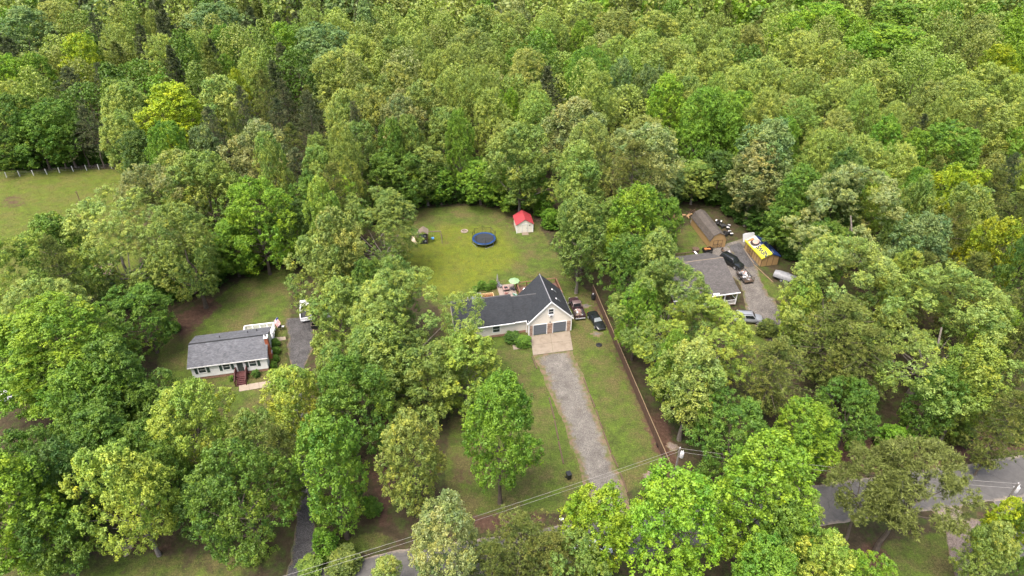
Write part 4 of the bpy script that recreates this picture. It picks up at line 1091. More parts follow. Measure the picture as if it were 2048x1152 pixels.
# ------------------------------------------------------------------ garden things
# trampoline
t0 = spot(968, 477, .9)
TR = empty('trampoline', (*t0, 0), 10, 'round black trampoline with blue edge pad and safety net', 'trampoline')
def ring(m, r0, r1, z0, z1, n=36):
    b = len(m.v)
    for r, z in ((r0, z0), (r1, z0), (r1, z1), (r0, z1)):
        for i in range(n): a = 2 * math.pi * i / n; m.v.append((r * math.cos(a), r * math.sin(a), z))
    for k in range(4):
        for i in range(n): j = (i + 1) % n; m.f.append((b + k * n + i, b + k * n + j, b + ((k + 1) % 4) * n + j, b + ((k + 1) % 4) * n + i))
    return m
MB().lathe([(1.95, -.01), (1.95, .01)], 40, (0, 0, .9)).build('jumping_mat', M['mat_black'], TR)
ring(MB(), 1.93, 2.32, .9, .96).build('edge_pad', M['blue_pad'], TR, smooth=True)
ring(MB(), 2.22, 2.3, .80, .88).build('frame_ring', M['metal'], TR, smooth=True)
for i in range(8):
    a = 2 * math.pi * i / 8; ca, sa = math.cos(a), math.sin(a)
    if i % 2 == 0:
        b2 = a + 2 * math.pi / 8
        MB().path([(2.25 * ca, 2.25 * sa, .85), (2.3 * ca, 2.3 * sa, .04), (2.3 * math.cos(b2), 2.3 * math.sin(b2), .04), (2.25 * math.cos(b2), 2.25 * math.sin(b2), .85)], .03).build('leg', M['metal'], TR)
    MB().path([(2.34 * ca, 2.34 * sa, .3), (2.34 * ca, 2.34 * sa, 2.3), (2.26 * ca, 2.26 * sa, 2.5)], .03).build('net_pole', M['dark_metal'], TR)
nm = MB(); nv, nh = 72, 9
for i in range(nv):
    a = 2 * math.pi * i / nv; sag = .32 * (abs(math.sin(a * 4)))
    nm.tube((2.2 * math.cos(a), 2.2 * math.sin(a), .95), (2.24 * math.cos(a), 2.24 * math.sin(a), 2.45 - sag), .006, .006, 3, False)
for k in range(nh):
    for i in range(nv):
        a, b_ = 2 * math.pi * i / nv, 2 * math.pi * (i + 1) / nv
        f = lambda q: 0.95 + (1.5 - .32 * abs(math.sin(q * 4))) * (k + 1) / nh
        nm.tube((2.22 * math.cos(a), 2.22 * math.sin(a), f(a)), (2.22 * math.cos(b_), 2.22 * math.sin(b_), f(b_)), .006 if k < nh - 1 else .018, None, 3, False)
nm.build('safety_net', M['black'], TR)['kind'] = 'stuff'
# play set
PS = empty('play_set', (-17.4, 114.7, 0), 4, 'wooden climbing tower with cream slide and swing beam on the lawn', 'play set')
for x in (-.75, .75):
    for y in (-.75, .75): MB().box(x - .06, y - .06, 0, x + .06, y + .06, 2.3).build('post', M['wood_dark'], PS)
MB().box(-.85, -.85, 1.15, .85, .85, 1.25).build('platform', M['wood_dark'], PS)
for q in ([(-1.0, -1.0, 2.25), (0, -1.0, 3.0), (0, 1.0, 3.0), (-1.0, 1.0, 2.25)], [(0, -1.0, 2.996), (1.0, -1.0, 2.25), (1.0, 1.0, 2.25), (0, 1.0, 2.996)]):
    MB().slab(q, .05).build('roof', M['wood_grey'], PS)
fp = MB().box(-.7, -.82, 0, .7, -.76, .95).box(-.7, -.82, 1.3, .7, -.76, 1.5).box(-.7, -.82, 2.0, .7, -.76, 2.25).box(-.08, -.83, 1.5, .08, -.75, 2.0).box(-.7, -.82, 1.5, -.5, -.76, 2.0).box(.5, -.82, 1.5, .7, -.76, 2.0)
fp.build('front_panel', M['mat_black'], PS)
for x in (-.29, .29): MB().box(x - .19, -.85, 1.55, x + .19, -.81, 1.95).build('window_pane', M['tarp_grey'], PS)
for x in (-.35, .35): MB().tube((x, -.86, .6), (x, -.82, .6), .2, .2, 12).build('port_ring', M['tarp_grey'], PS)
sl = MB(); pts = []
for i in range(13):
    a = -2.4 + i * .36; pts.append(Vector((-1.45 + .62 * math.cos(a + 3.0), -.1 + .72 * math.sin(a + 3.0) - i * .02, 1.55 - i * .115)))
rows = []
for i, p in enumerate(pts):
    d = (pts[min(i + 1, 12)] - pts[max(i - 1, 0)]).normalized(); s = Vector((-d.y, d.x, 0)).normalized()
    rows.append([p + s * (w * .36) + Vector((0, 0, z)) for w, z in ((-1, .26), (-.8, .05), (0, 0), (.8, .05), (1, .26), (1.06, .24), (.84, -.03), (0, -.06), (-.84, -.03), (-1.06, .24))])
for r in rows: sl.v += [tuple(p) for p in r]
for i in range(12):
    for j in range(10): sl.f.append((i * 10 + j, i * 10 + (j + 1) % 10, (i + 1) * 10 + (j + 1) % 10, (i + 1) * 10 + j))
sl.f.append(tuple(range(10))); sl.f.append(tuple(range(120, 130)))
sl.build('slide', M['slide_cream'], PS, smooth=True)
MB().lathe([(.45, 1.15), (.52, 1.5), (.46, 1.9), (.2, 2.1)], 14, (-1.15, .2, 0)).build('slide_hood', M['slide_cream'], PS, smooth=True)
MB().box(.75, -.06, 2.2, 3.45, .06, 2.34).build('swing_beam', M['wood_grey'], PS)
MB().tube((3.4, 0, 2.25), (3.6, -1.0, 0), .06, .06, 6).tube((3.4, 0, 2.25), (3.6, 1.0, 0), .06, .06, 6).build('leg', M['wood_grey'], PS)
sw = MB().lathe([(.1, .5), (.26, .55), (.3, .85), (.24, .88)], 12, (1.75, 0, 0)).build('swing_seat', M['swing_blue'], PS, smooth=True)
MB().tube((1.55, 0, .85), (1.6, 0, 2.2), .015, .015, 4).tube((1.95, 0, .85), (1.9, 0, 2.2), .015, .015, 4).build('rope', M['wire'], sw)
# ring of stones round a fire pit
f0 = spot(929, 463)
FP = empty('fire_pit', (*f0, 0), 0, 'ring of pale stones round a fire pit beside the trampoline', 'fire pit')
for i in range(13):
    a = 2 * math.pi * i / 13; q = jr.uniform(.14, .2)
    MB().lathe([(q * .6, 0), (q, .08), (q * .85, .18), (q * .4, .23)], 7, (.62 * math.cos(a), .62 * math.sin(a), 0)).build('stone', M['rock'], FP)
MB().lathe([(.5, 0), (.3, .06)], 14).build('ash', M['wood_grey'], FP)

# parasols and patio furniture (patio axes follow the house)
def gpos(u, n):
    c, s = math.cos(R(12.1)), math.sin(R(12.1)); return (2.74 + u * c - n * s, 85.74 + u * s + n * c)
U1 = empty('parasol', (*gpos(.35, 12.9), 0), 0, 'open pale green parasol beside the brown deck', 'parasol')
MB().tube((0, 0, 0), (0, 0, 2.45), .03, .03, 8).build('pole', M['metal'], U1)
m = MB(); n = 8; b0 = 0; m.v.append((0, 0, 2.45))
for i in range(n): a = 2 * math.pi * i / n; m.v.append((1.0 * math.cos(a), 1.0 * math.sin(a), 2.05)); a += math.pi / n; m.v.append((0.9 * math.cos(a), 0.9 * math.sin(a), 2.07))
for i in range(2 * n): m.f.append((0, 1 + i, 1 + (i + 1) % (2 * n)))
m.build('canopy', M['umbrella_green'], U1); MB().lathe([(.25, 0), (.22, .08), (.05, .12)], 14).build('base', M['dark_metal'], U1)
U2 = empty('parasol', (*gpos(-2.25, 15.0), 0), 0, 'closed grey parasol standing at the lawn edge of the patio', 'parasol')
MB().tube((0, 0, 0), (0, 0, 2.5), .03, .03, 8).build('pole', M['metal'], U2)
MB().lathe([(.17, .85), (.2, 1.0), (.15, 1.5), (.09, 2.1), (.03, 2.5)], 10).build('canopy', M['umbrella_grey'], U2, smooth=True); MB().lathe([(.25, 0), (.22, .08), (.05, .12)], 14).build('base', M['dark_metal'], U2)
def chair(u, n, yaw, seat_m, label, frame_m=None):
    c = empty('patio_chair', (*gpos(u, n), .05), yaw, label, 'chair'); fm_ = frame_m or M['dark_metal']
    MB().box(-.28, -.28, .38, .28, .28, .45).build('seat', seat_m, c, bevel=.02)
    MB().hexa([(-.28, .24, .42), (.28, .24, .42), (.28, .3, .42), (-.28, .3, .42), (-.28, .42, 1.0), (.28, .42, 1.0), (.28, .47, 1.0), (-.28, .47, 1.0)]).build('backrest', seat_m, c, bevel=.015)
    for x in (-.25, .25):
        for y in (-.25, .25): MB().tube((x, y, 0), (x, y, .4), .022, .022, 6).build('leg', fm_, c)
        MB().box(x - .03, -.26, .6, x + .03, .3, .64).build('armrest', fm_, c)
chair(-1.9, 14.2, 50, M['tarp_grey'], 'grey cushioned lounge chair on the paved patio')
chair(-.1, 13.0, -90, M['dark_metal'], 'dark metal chair beside the fire table on the patio')
chair(-1.3, 11.6, 170, M['pink'], 'pink reclining chair on the patio close to the house')
chair(.1, 10.9, 150, M['teal'], 'mint green chair on the patio close to the house')
FT = empty('fire_table', (*gpos(-1.1, 13.2), .05), 12, 'square fire table with dark centre on the patio', 'table')
MB().box(-.55, -.55, .45, .55, .55, .55).build('table_top', M['junk_pink'], FT, bevel=.02); MB().box(-.3, -.3, .552, .3, .3, .58).build('burner', M['black'], FT)
for x in (-.45, .45):
    for y in (-.45, .45): MB().box(x - .05, y - .05, 0, x + .05, y + .05, .45).build('leg', M['dark_metal'], FT)
bx = gpos(2.0, 11.3)
DB = empty('deck_cooler', (*bx, .7), -20, 'white cooler box standing on the brown deck', 'cooler')
MB().box(-.35, -.25, 0, .35, .25, .4).build('body', M['white_trim'], DB, bevel=.03); MB().box(-.37, -.27, .4, .37, .27, .47).build('lid', M['white_trim'], DB, bevel=.02)

# grill beside the white house and flag on its deck
g0 = spot(561, 660)
GRL = empty('kettle_grill', (*g0, 0), 0, 'black kettle grill on the grass beside the white house', 'grill')
MB().lathe([(.08, .55), (.26, .62), (.33, .8), (.33, .84)], 16).build('bowl', M['black'], GRL, smooth=True); MB().lathe([(.33, .84), (.3, .98), (.15, 1.1), (.04, 1.14)], 16).build('lid', M['black'], GRL, smooth=True)
for i in range(3): a = i * 2.1; MB().tube((.32 * math.cos(a), .32 * math.sin(a), 0), (.15 * math.cos(a), .15 * math.sin(a), .62), .018, .018, 6).build('leg', M['metal'], GRL)
MB().box(.33, -.2, .78, .75, .2, .82).build('side_shelf', M['junk_white'], GRL)
def make_flag_mat():
    m, nt, b = nodes_of('flag_print'); N, L = nt.nodes, nt.links
    uv = N.new('ShaderNodeUVMap'); sp = N.new('ShaderNodeSeparateXYZ'); L.new(uv.outputs[0], sp.inputs[0])
    st_ = math_node(nt, 'GREATER_THAN', math_node(nt, 'FRACT', math_node(nt, 'MULTIPLY', sp.outputs['Y'], 6.5)), .5)
    mi = N.new('ShaderNodeMix'); mi.data_type = 'RGBA'; L.new(st_, mi.inputs['Factor']); mi.inputs['A'].default_value = (.45, .03, .04, 1); mi.inputs['B'].default_value = (.75, .74, .72, 1)
    can = math_node(nt, 'MULTIPLY', math_node(nt, 'LESS_THAN', sp.outputs['X'], .4), math_node(nt, 'GREATER_THAN', sp.outputs['Y'], .46))
    m2 = N.new('ShaderNodeMix'); m2.data_type = 'RGBA'; L.new(can, m2.inputs['Factor']); L.new(mi.outputs['Result'], m2.inputs['A']); m2.inputs['B'].default_value = (.02, .03, .15, 1)
    L.new(m2.outputs['Result'], b.inputs['Base Color']); b.inputs['Roughness'].default_value = .8
    return m
fl0 = spot(543, 646, 1.6)
FL = empty('flag', (fl0[0], fl0[1], 1.45), 0, 'striped flag on an angled pole fixed to the white deck rail', 'flag')
MB().tube((0, 0, 0), (1.0, .35, 1.1), .025, .02, 6).build('flag_pole', M['metal'], FL)
me = bpy.data.meshes.new('cloth'); V, F, UV = [], [], []
for i in range(9):
    for j in range(7):
        u, v = i / 8, j / 6; p = Vector((.35, .12, .38)).lerp(Vector((1.0, .35, 1.1)), v)
        V.append((p.x + .45 * u + .03 * math.sin(u * 9), p.y - .35 * u + .06 * math.sin(u * 8 + v * 2), p.z - .95 * u * u - .15 * u)); UV.append((u, v))
for i in range(8):
    for j in range(6): F.append((i * 7 + j, (i + 1) * 7 + j, (i + 1) * 7 + j + 1, i * 7 + j + 1))
me.from_pydata(V, [], F); uvl = me.uv_layers.new(name='UVMap')
for l in me.loops: uvl.data[l.index].uv = UV[l.vertex_index]
me.materials.append(make_flag_mat()); me.shade_smooth(); o = bpy.data.objects.new('cloth', me); COL.objects.link(o); o.parent = FL
WR_ = empty('wheelie_bin', (*spot(630, 655), 0), 8, 'black open crate at the edge of the dark gravel beside the white pickup', 'crate')
MB().box(-.5, -.4, 0, .5, .4, .08).box(-.5, -.4, .08, -.44, .4, .7).box(.44, -.4, .08, .5, .4, .7).box(-.44, .34, .08, .44, .4, .7).box(-.44, -.4, .08, .44, -.34, .7).build('tub', M['plastic_black'], WR_)
MB().box(-.55, -.45, .7, .55, -.36, .76).box(-.55, .36, .7, .55, .45, .76).box(-.55, -.36, .7, -.46, .36, .76).box(.46, -.36, .7, .55, .36, .76).build('rim', M['wood_grey'], WR_)
WR_.name = 'open_crate'

# bins, drums and covers on the grass
def wheelie(px, py, label, yaw=0):
    b_ = empty('wheelie_bin', (*spot(px, py), 0), yaw, label, 'bin')
    MB().hexa([(-.24, -.28, .08), (.24, -.28, .08), (.24, .24, .08), (-.24, .24, .08), (-.3, -.34, 1.0), (.3, -.34, 1.0), (.3, .34, 1.0), (-.3, .34, 1.0)]).build('body', M['plastic_black'], b_, bevel=.03)
    MB().hexa([(-.32, -.38, 1.0), (.32, -.38, 1.0), (.32, .36, 1.0), (-.32, .36, 1.0), (-.3, -.34, 1.07), (.3, -.34, 1.07), (.3, .36, 1.1), (-.3, .36, 1.1)]).build('lid', M['plastic_black'], b_, bevel=.02)
    for x in (-.3, .3): MB().tube((x - .03, .26, .12), (x + .03, .26, .12), .12, .12, 12).build('wheel', M['rubber'], b_)
wheelie(1137, 957, 'black wheelie bin on the grass beside the gravel driveway', 20)
D1 = empty('burn_barrel', (*spot(1187, 598), 0), 0, 'black drum beside the upper end of the wooden fence', 'drum')
MB().lathe([(.42, 0), (.44, .05), (.44, .3), (.46, .33), (.44, .36), (.44, .62), (.46, .65), (.44, .68), (.44, .95)], 18).build('shell', M['black'], D1, smooth=True); MB().tube((-.18, .1, .95), (-.05, .15, 1.15), .12, .1, 8).build('bag', M['junk_white'], D1)
D2 = empty('septic_cover', (*spot(1198, 690), 0), 0, 'black round cover lying in the grass near the sports car', 'cover')
MB().lathe([(.45, 0), (.45, .1), (.4, .13)], 20).build('lid', M['black'], D2); MB().lathe([(.5, -.02), (.5, .05), (.46, .05)], 20).build('collar', M['rubber'], D2)
D3 = empty('black_tub', (*spot(1318, 893), 0), 0, 'black tub on the grass next to the wooden fence', 'tub')
MB().lathe([(.3, 0), (.42, .38), (.44, .4), (.4, .38), (.28, .05)], 16).build('tub', M['plastic_black'], D3)
MBX = empty('mailbox', (*spot(1122, 1050), 0), 100, 'white mailbox on a post at the mouth of the gravel driveway', 'mailbox')
MB().box(-.05, -.05, 0, .05, .05, 1.0).build('post', M['wood_grey'], MBX); MB().prism([(-.12, -.25, 1.0), (.12, -.25, 1.0), (.12, -.25, 1.18), (.07, -.25, 1.27), (-.07, -.25, 1.27), (-.12, -.25, 1.18)], (0, .5, 0)).build('box', M['white_trim'], MBX)

# landscape timbers along the driveway
def timber(p, q, label, m_='wood_dark'):
    a, b_ = Vector((*spot(*p), .07)), Vector((*spot(*q), .07)); d = b_ - a
    o = empty('landscape_timber', (a.x, a.y, 0), math.degrees(math.atan2(d.y, d.x)), label, 'timber', 'landscape timbers along the gravel driveway')
    MB().box(0, -.09, -.02, d.length, .09, .13).build('beam', M[m_], o, bevel=.025)
for a, b_ in (((1064, 713), (1074, 738)), ((1098, 795), (1109, 838)), ((1109, 841), (1117, 880)), ((1117, 883), (1127, 928))):
    timber(a, b_, 'weathered timber laid along the lawn tree side of the gravel driveway')
for a, b_ in (((1167, 757), (1178, 785)), ((1180, 790), (1190, 815)), ((1192, 820), (1199, 840)), ((1199, 843), (1205, 857)), ((1206, 862), (1222, 905)), ((1224, 910), (1236, 935)), ((1240, 945), (1255, 985))):
    timber(a, b_, 'dark timber laid along the fence side of the gravel driveway')
timber((1487, 497), (1507, 527), 'grey timber edging in front of the billboard shed', 'wood_grey')
timber((1507, 529), (1546, 565), 'pale timber edging beside the grass strip of the gravel yard', 'fence_cap')

# wooden privacy fence
fa, fb = Vector(spot(1186, 568, 1.75)), Vector(spot(1346, 938, 1.75))
FN = empty('wooden_fence', (fa.x, fa.y, 0), math.degrees(math.atan2(fb.y - fa.y, fb.x - fa.x)), 'long brown wooden board fence with tan top rail beside the driveway lawn', 'fence')
fl_ = (fb - fa).length; npan = 18; pl = fl_ / npan
bm_ = MB()
for i in range(15):
    x = .03 + i * (pl - .06) / 15; bm_.box(x, -.045 + .012 * (i % 2), .04, x + (pl - .06) / 15 - .012, -.02 + .012 * (i % 2), 1.66)
bm_.box(0.02, -.005, .3, pl - .02, .05, .4).box(0.02, -.005, 1.3, pl - .02, .05, 1.4)
p0 = bm_.build('fence_panel', M['fence_wood'], FN); c0 = MB().box(0, -.06, 1.665, pl, .06, 1.71).build('top_rail', M['fence_cap'], FN); po = MB().box(-.06, -.03, -.2, .06, .09, 1.66).build('post', M['wood_grey'], FN)
for i in range(1, npan):
    z = jr.uniform(-.03, .02)
    instance(p0, FN, (i * pl, 0, z)); instance(c0, FN, (i * pl, 0, z), (0, jr.uniform(-.008, .008), 0)); instance(po, FN, (i * pl, 0, z))
instance(po, FN, (fl_, 0, 0))

# white posts of the field fence
posts = [(-45, 358.5), (-15, 356.5), (13.9, 354.7), (40, 352.6), (67.7, 351), (94.3, 348.6), (119.8, 345.5), (147, 342.8), (173.6, 340.8), (198.4, 339), (224, 337), (249, 334.5)]
FF = empty('field_fence', (*spot(*posts[0]), 0), 0, 'line of white posts with thin wires along the far edge of the field', 'fence'); fx0 = Vector(spot(*posts[0]))
pw = [Vector(spot(*p)) - fx0 for p in posts]
pm0 = MB().box(-.08, -.08, -.2, .08, .08, 1.35).build('post', M['post_white'], FF, bevel=.02)
for p in pw[1:]: instance(pm0, FF, (p.x, p.y, 0), (jr.uniform(-.05, .05), jr.uniform(-.05, .05), 0))
for z in (.5, .9, 1.2):
    m = MB()
    for a, b_ in zip(pw[:-1], pw[1:]): m.tube((a.x, a.y - .1, z), (b_.x, b_.y - .1, z), .008, .008, 4)
    m.build('wire', M['wire'], FF)
# post standing on a cross foot in the field
c0_ = spot(162, 407)
XP = empty('timber_post', (*c0_, 0), 25, 'pale timber post on a cross shaped foot in the field', 'post')
MB().box(-.09, -.09, .1, .09, .09, 2.9).build('shaft', M['fence_cap'], XP); MB().box(-.9, -.1, 0, .9, .1, .14).build('foot', M['concrete_pale'], XP); MB().box(-.1, -.9, 0.0, .1, .9, .12).build('foot', M['concrete_pale'], XP)
MB().box(-.2, -.06, 2.75, .2, .06, 2.9).build('cap', M['fence_cap'], XP)

# ------------------------------------------------------------------ power poles and lines
def power_pole(loc, yaw, label, h=9.0):
    p = empty('utility_pole', (*loc, 0), yaw, label, 'pole')
    MB().tube((0, 0, -.3), (0, 0, h), .15, .11, 10).build('shaft', M['bark_pole'], p)
    tr = MB().lathe([(.05, 0), (.24, .03), (.26, .1), (.26, .78), (.22, .86), (.05, .9)], 16, (.34, -.1, h - 1.6)).build('transformer', M['junk_white'], p, smooth=True)
    for a in (-.1, .1): MB().tube((.34 + a, -.1, h - .7), (.34 + a, -.1, h - .42), .04, .03, 8).build('bushing', M['white_trim'], tr)
    MB().box(-.05, -.14, h - 1.5, .3, -.06, h - 1.3).build('bracket', M['metal'], p)
    for z in (h - .02, h - .85): MB().lathe([(.05, 0), (.07, .05), (.04, .16)], 8, (0, .16 if z < h - .5 else 0, z)).build('insulator', M['junk_white'], p)
    return p
p1 = Vector((*spot(1360, 897, 8.9), 0)); p2 = Vector((*spot(2036, 968, 8.9), 0)); p3 = Vector((-28.0, 36.2, 0))
power_pole(p1.xy, 10, 'grey utility pole with white transformer at the end of the wooden fence')
power_pole(p2.xy, 30, 'utility pole with white transformer at the road junction')
def wire(a, b_, sag, label, r=.014):
    n = 24; m = MB(); pts = []
    for i in range(n + 1): t = i / n; q = a.lerp(b_, t); pts.append((q.x, q.y, q.z - sag * 4 * t * (1 - t)))
    m.path(pts, r, 5); o = m.build('power_line', M['wire']); tag(o, label, 'cable')
z9 = lambda v, z: Vector((v.x, v.y, z))
wire(z9(p1, 8.95), z9(p3, 8.95), .5, 'upper overhead line crossing the gravel driveway')
wire(z9(p1, 8.15) + Vector((0, .16, 0)), z9(p3, 8.2), .55, 'lower overhead line crossing the gravel driveway')
wire(z9(p1, 8.95), z9(p2, 8.95), .5, 'upper overhead line running over the road to the junction pole')
wire(z9(p1, 8.15) + Vector((0, .16, 0)), z9(p2, 8.15), .55, 'lower overhead line running over the road to the junction pole')
B_ = empty('utility_pole', (*spot(1786, 903), 0), 20, 'dark leaning pole in the red brown bank behind the bush', 'pole')
MB().tube((0, 0, -.3), (1.2, .3, 5.2), .15, .11, 8).build('shaft', M['wood_dark'], B_); MB().box(1.0, .2, 5.0, 1.4, .4, 5.2).build('cap', M['wood_dark'], B_)

# ------------------------------------------------------------------ clutter behind the barn
def logs(px, py, n, label, m_='log', r=(.12, .2), l=(.5, 1.0)):
    g = empty('log_pile', (*spot(px, py), 0), 0, label, 'logs')
    for i in range(n):
        rr = jr.uniform(*r); ln = jr.uniform(*l); a = jr.uniform(0, 3.14)
        o = MB().tube((-ln / 2, 0, 0), (ln / 2, 0, 0), rr, rr * .9, 9).build('log', M[m_], g); o.location = (jr.uniform(-1.1, 1.1), jr.uniform(-.8, .8), rr * (1 + (i % 3) * .6)); o.rotation_euler = (0, 0, a)
logs(1357, 437, 14, 'pile of cut orange logs behind the barn')
logs(1371, 433, 7, 'short split logs beside the pile behind the barn')
logs(1386, 424, 9, 'dark heap of branches in the shade behind the barn', 'wood_dark', (.05, .1), (1.0, 2.2))
logs(1650, 792, 10, 'bare grey fallen branches under the olive scrub pines', 'bark_pole', (.03, .06), (2.0, 4.0))
def quad_bike(px, py, yaw, label):
    q = empty('quad_bike', (*spot(px, py), 0), yaw, label, 'quad bike')
    wheels(q, (-.55, .6), .55, .28, M['dark_metal'], .24)
    MB().hexa([(-.8, -.3, .45), (.8, -.25, .45), (.8, .25, .45), (-.8, .3, .45), (-.75, -.2, .7), (.55, -.2, .72), (.55, .2, .72), (-.75, .2, .7)]).build('body', M['black'], q, bevel=.04)
    MB().box(-.65, -.18, .7, .05, .18, .82).build('seat', M['black'], q, bevel=.04)
    for x in (-.55, .6):
        for s in (-1, 1): MB().hexa([(x - .35, s * .52 - .16, .56), (x + .35, s * .52 - .16, .56), (x + .35, s * .52 + .16, .56), (x - .35, s * .52 + .16, .56), (x - .22, s * .48 - .14, .7), (x + .22, s * .48 - .14, .7), (x + .22, s * .48 + .14, .7), (x - .22, s * .48 + .14, .7)]).build('mudguard', M['junk_white' if x > 0 else 'black'], q, bevel=.03)
    MB().tube((.35, -.4, 1.0), (.35, .4, 1.0), .025, .025, 6).tube((.55, 0, .65), (.35, 0, 1.0), .03, .03, 6).build('handlebar', M['dark_metal'], q)
quad_bike(1436, 449, 70, 'white and black quad bike beside the barn roof')
quad_bike(1450, 456, -25, 'second white and black quad bike beyond the barn, turned sideways')
quad_bike(1455, 470, 10, 'small white and black quad bike nearest the barn doors')
KT = empty('garden_cart', (*spot(1414, 505), 0), 15, 'dark cart with orange crates at the corner of the barn', 'cart')
MB().box(-.9, -.5, .45, .9, .5, .55).box(-.9, -.5, .55, -.84, .5, .95).box(.84, -.5, .55, .9, .5, .95).box(-.84, .44, .55, .84, .5, .95).box(-.84, -.5, .55, .84, -.44, .95).build('tray', M['black'], KT); wheels(KT, (-.4, .45), .66, .28, M['dark_metal'], .16)
m = MB().box(-.7, -.3, .56, -.05, .3, 1.0).box(.05, -.25, .56, .6, .3, .85); m.build('crate', M['orange'], KT, bevel=.02); MB().tube((.9, 0, .5), (1.7, 0, .7), .03, .03, 6).build('handle', M['dark_metal'], KT)
CH = empty('folding_chair', (*spot(1445, 505), 0), 40, 'dark folding chair on the gravel in front of the barn', 'chair')
MB().box(-.25, -.25, .42, .25, .25, .46).build('seat', M['wood_dark'], CH); MB().box(-.25, .22, .46, .25, .27, 1.0).build('backrest', M['wood_dark'], CH)
for s in (-1, 1): MB().tube((s * .25, -.3, 0), (s * .25, .25, .9), .025, .025, 6).tube((s * .25, .3, 0), (s * .25, -.2, .5), .025, .025, 6).build('leg', M['dark_metal'], CH)
PB = empty('plank_stack', (*spot(1432, 517), 0), -55, 'short stack of orange planks on the grass behind the black car', 'planks')
for i in range(4): MB().box(-.8 + i * .05, -.3 + i * .12, .0 + .05 * (i % 2), .8, -.2 + i * .12, .05 + .05 * (i % 2)).build('plank', M['orange' if i % 2 else 'fence_cap'], PB)
PT_ = empty('gas_bottle', (*spot(1457, 509), 0), 0, 'white gas bottle standing on the gravel beside the black car', 'gas bottle')
MB().lathe([(.18, 0), (.26, .1), (.27, .5), (.2, .68), (.08, .72)], 14).build('tank', M['junk_white'], PT_, smooth=True); MB().lathe([(.12, .7), (.12, .85)], 10).build('collar', M['junk_white'], PT_)
SP = empty('metal_sheets', (*spot(1497, 483), 0), 12, 'pale metal sheets leaning behind the billboard shed', 'sheets')
for i in range(3): MB().hexa([(-1.2 + i * .3, 0 + i * .12, .0), (1.3, .05 + i * .12, .0), (1.3, .09 + i * .12, 0), (-1.2 + i * .3, .05 + i * .12, 0), (-1.2 + i * .3, .6 + i * .12, 1.5), (1.3, .62 + i * .12, 1.45), (1.3, .66 + i * .12, 1.45), (-1.2 + i * .3, .65 + i * .12, 1.5)]).build('sheet', M['grey_paint'], SP)
WB = empty('white_barrel', (*spot(1384, 447), 0), 0, 'white barrel against the back corner of the barn', 'barrel')
MB().lathe([(.28, 0), (.33, .1), (.35, .45), (.33, .8), (.26, .9)], 14).build('shell', M['junk_white'], WB, smooth=True); MB().lathe([(.06, .9), (.06, .95)], 8).build('cap', M['black'], WB)
TB = empty('cable_spool', (*spot(1391, 503), 0), 30, 'dark cable reel half under the leaves beside the barn lawn', 'reel')
MB().lathe([(.7, .0), (.7, .08)], 18).build('flange', M['wood_dark'], TB); MB().lathe([(.3, .08), (.3, .6)], 12).build('core', M['wood_grey'], TB); MB().lathe([(.7, .6), (.7, .68)], 18).build('flange', M['wood_dark'], TB)
DISH = empty('satellite_dish', (*spot(1382, 537, 5.3), 5.0), 200, 'white satellite dish at the roof edge of the brown shingled house', 'dish')
MB().tube((0, 0, -.3), (0, 0, .3), .03, .03, 6).build('mast', M['metal'], DISH)
o = MB().lathe([(.02, 0), (.25, .03), (.4, .1), (.42, .11), (.24, .05), (.02, .02)], 18).build('reflector', M['junk_white'], DISH, smooth=True); o.location = (0, -.1, .4); o.rotation_euler = (R(60), 0, 0)
RK = empty('rock_group', (*spot(245, 1098), 0), 0, 'scatter of pale rocks on the bank below the round golden tree', 'rocks')
for i in range(9):
    q = jr.uniform(.12, .3); o = MB().lathe([(q * .7, -.03), (q, q * .2), (q * .7, q * .45), (q * .2, q * .55)], 7).build('rock', M['rock'], RK); o.location = (jr.uniform(-1.3, 1.3), jr.uniform(-.9, .9), 0); o.rotation_euler = (0, 0, jr.uniform(0, 6))
# ------------------------------------------------------------------ trees
def make_foliage(name, transl=0.35, rough=0.55):
    m, nt, b = nodes_of(name); N, L = nt.nodes, nt.links
    oi = N.new('ShaderNodeObjectInfo'); at = N.new('ShaderNodeAttribute'); at.attribute_name = 'tint'
    vm = N.new('ShaderNodeVectorMath'); vm.operation = 'MULTIPLY'
    L.new(oi.outputs['Color'], vm.inputs[0]); L.new(at.outputs['Color'], vm.inputs[1])
    L.new(vm.outputs[0], b.inputs['Base Color'])
    b.inputs['Roughness'].default_value = rough; b.inputs['Specular IOR Level'].default_value = 0.35
    tr = N.new('ShaderNodeBsdfTranslucent')
    v2 = N.new('ShaderNodeVectorMath'); v2.operation = 'MULTIPLY'; v2.inputs[1].default_value = (1.25, 1.3, 0.7)
    L.new(vm.outputs[0], v2.inputs[0]); L.new(v2.outputs[0], tr.inputs['Color'])
    ms = N.new('ShaderNodeMixShader'); ms.inputs[0].default_value = transl
    L.new(b.outputs[0], ms.inputs[1]); L.new(tr.outputs[0], ms.inputs[2])
    L.new(ms.outputs[0], N['Material Output'].inputs['Surface'])
    return m
M['foliage'] = make_foliage('foliage', 0.28)
M['needles'] = make_foliage('needles', 0.15, 0.6)
M['bark'] = mat('bark', (0.095, 0.075, 0.058), 0.9, 0.35, 3.0, bump=0.6)
M['bark_pale'] = mat('bark_pale', (0.15, 0.13, 0.11), 0.9, 0.3, 3.0, bump=0.5)

def unit(a): return a / np.maximum(np.linalg.norm(a, axis=-1, keepdims=True), 1e-9)

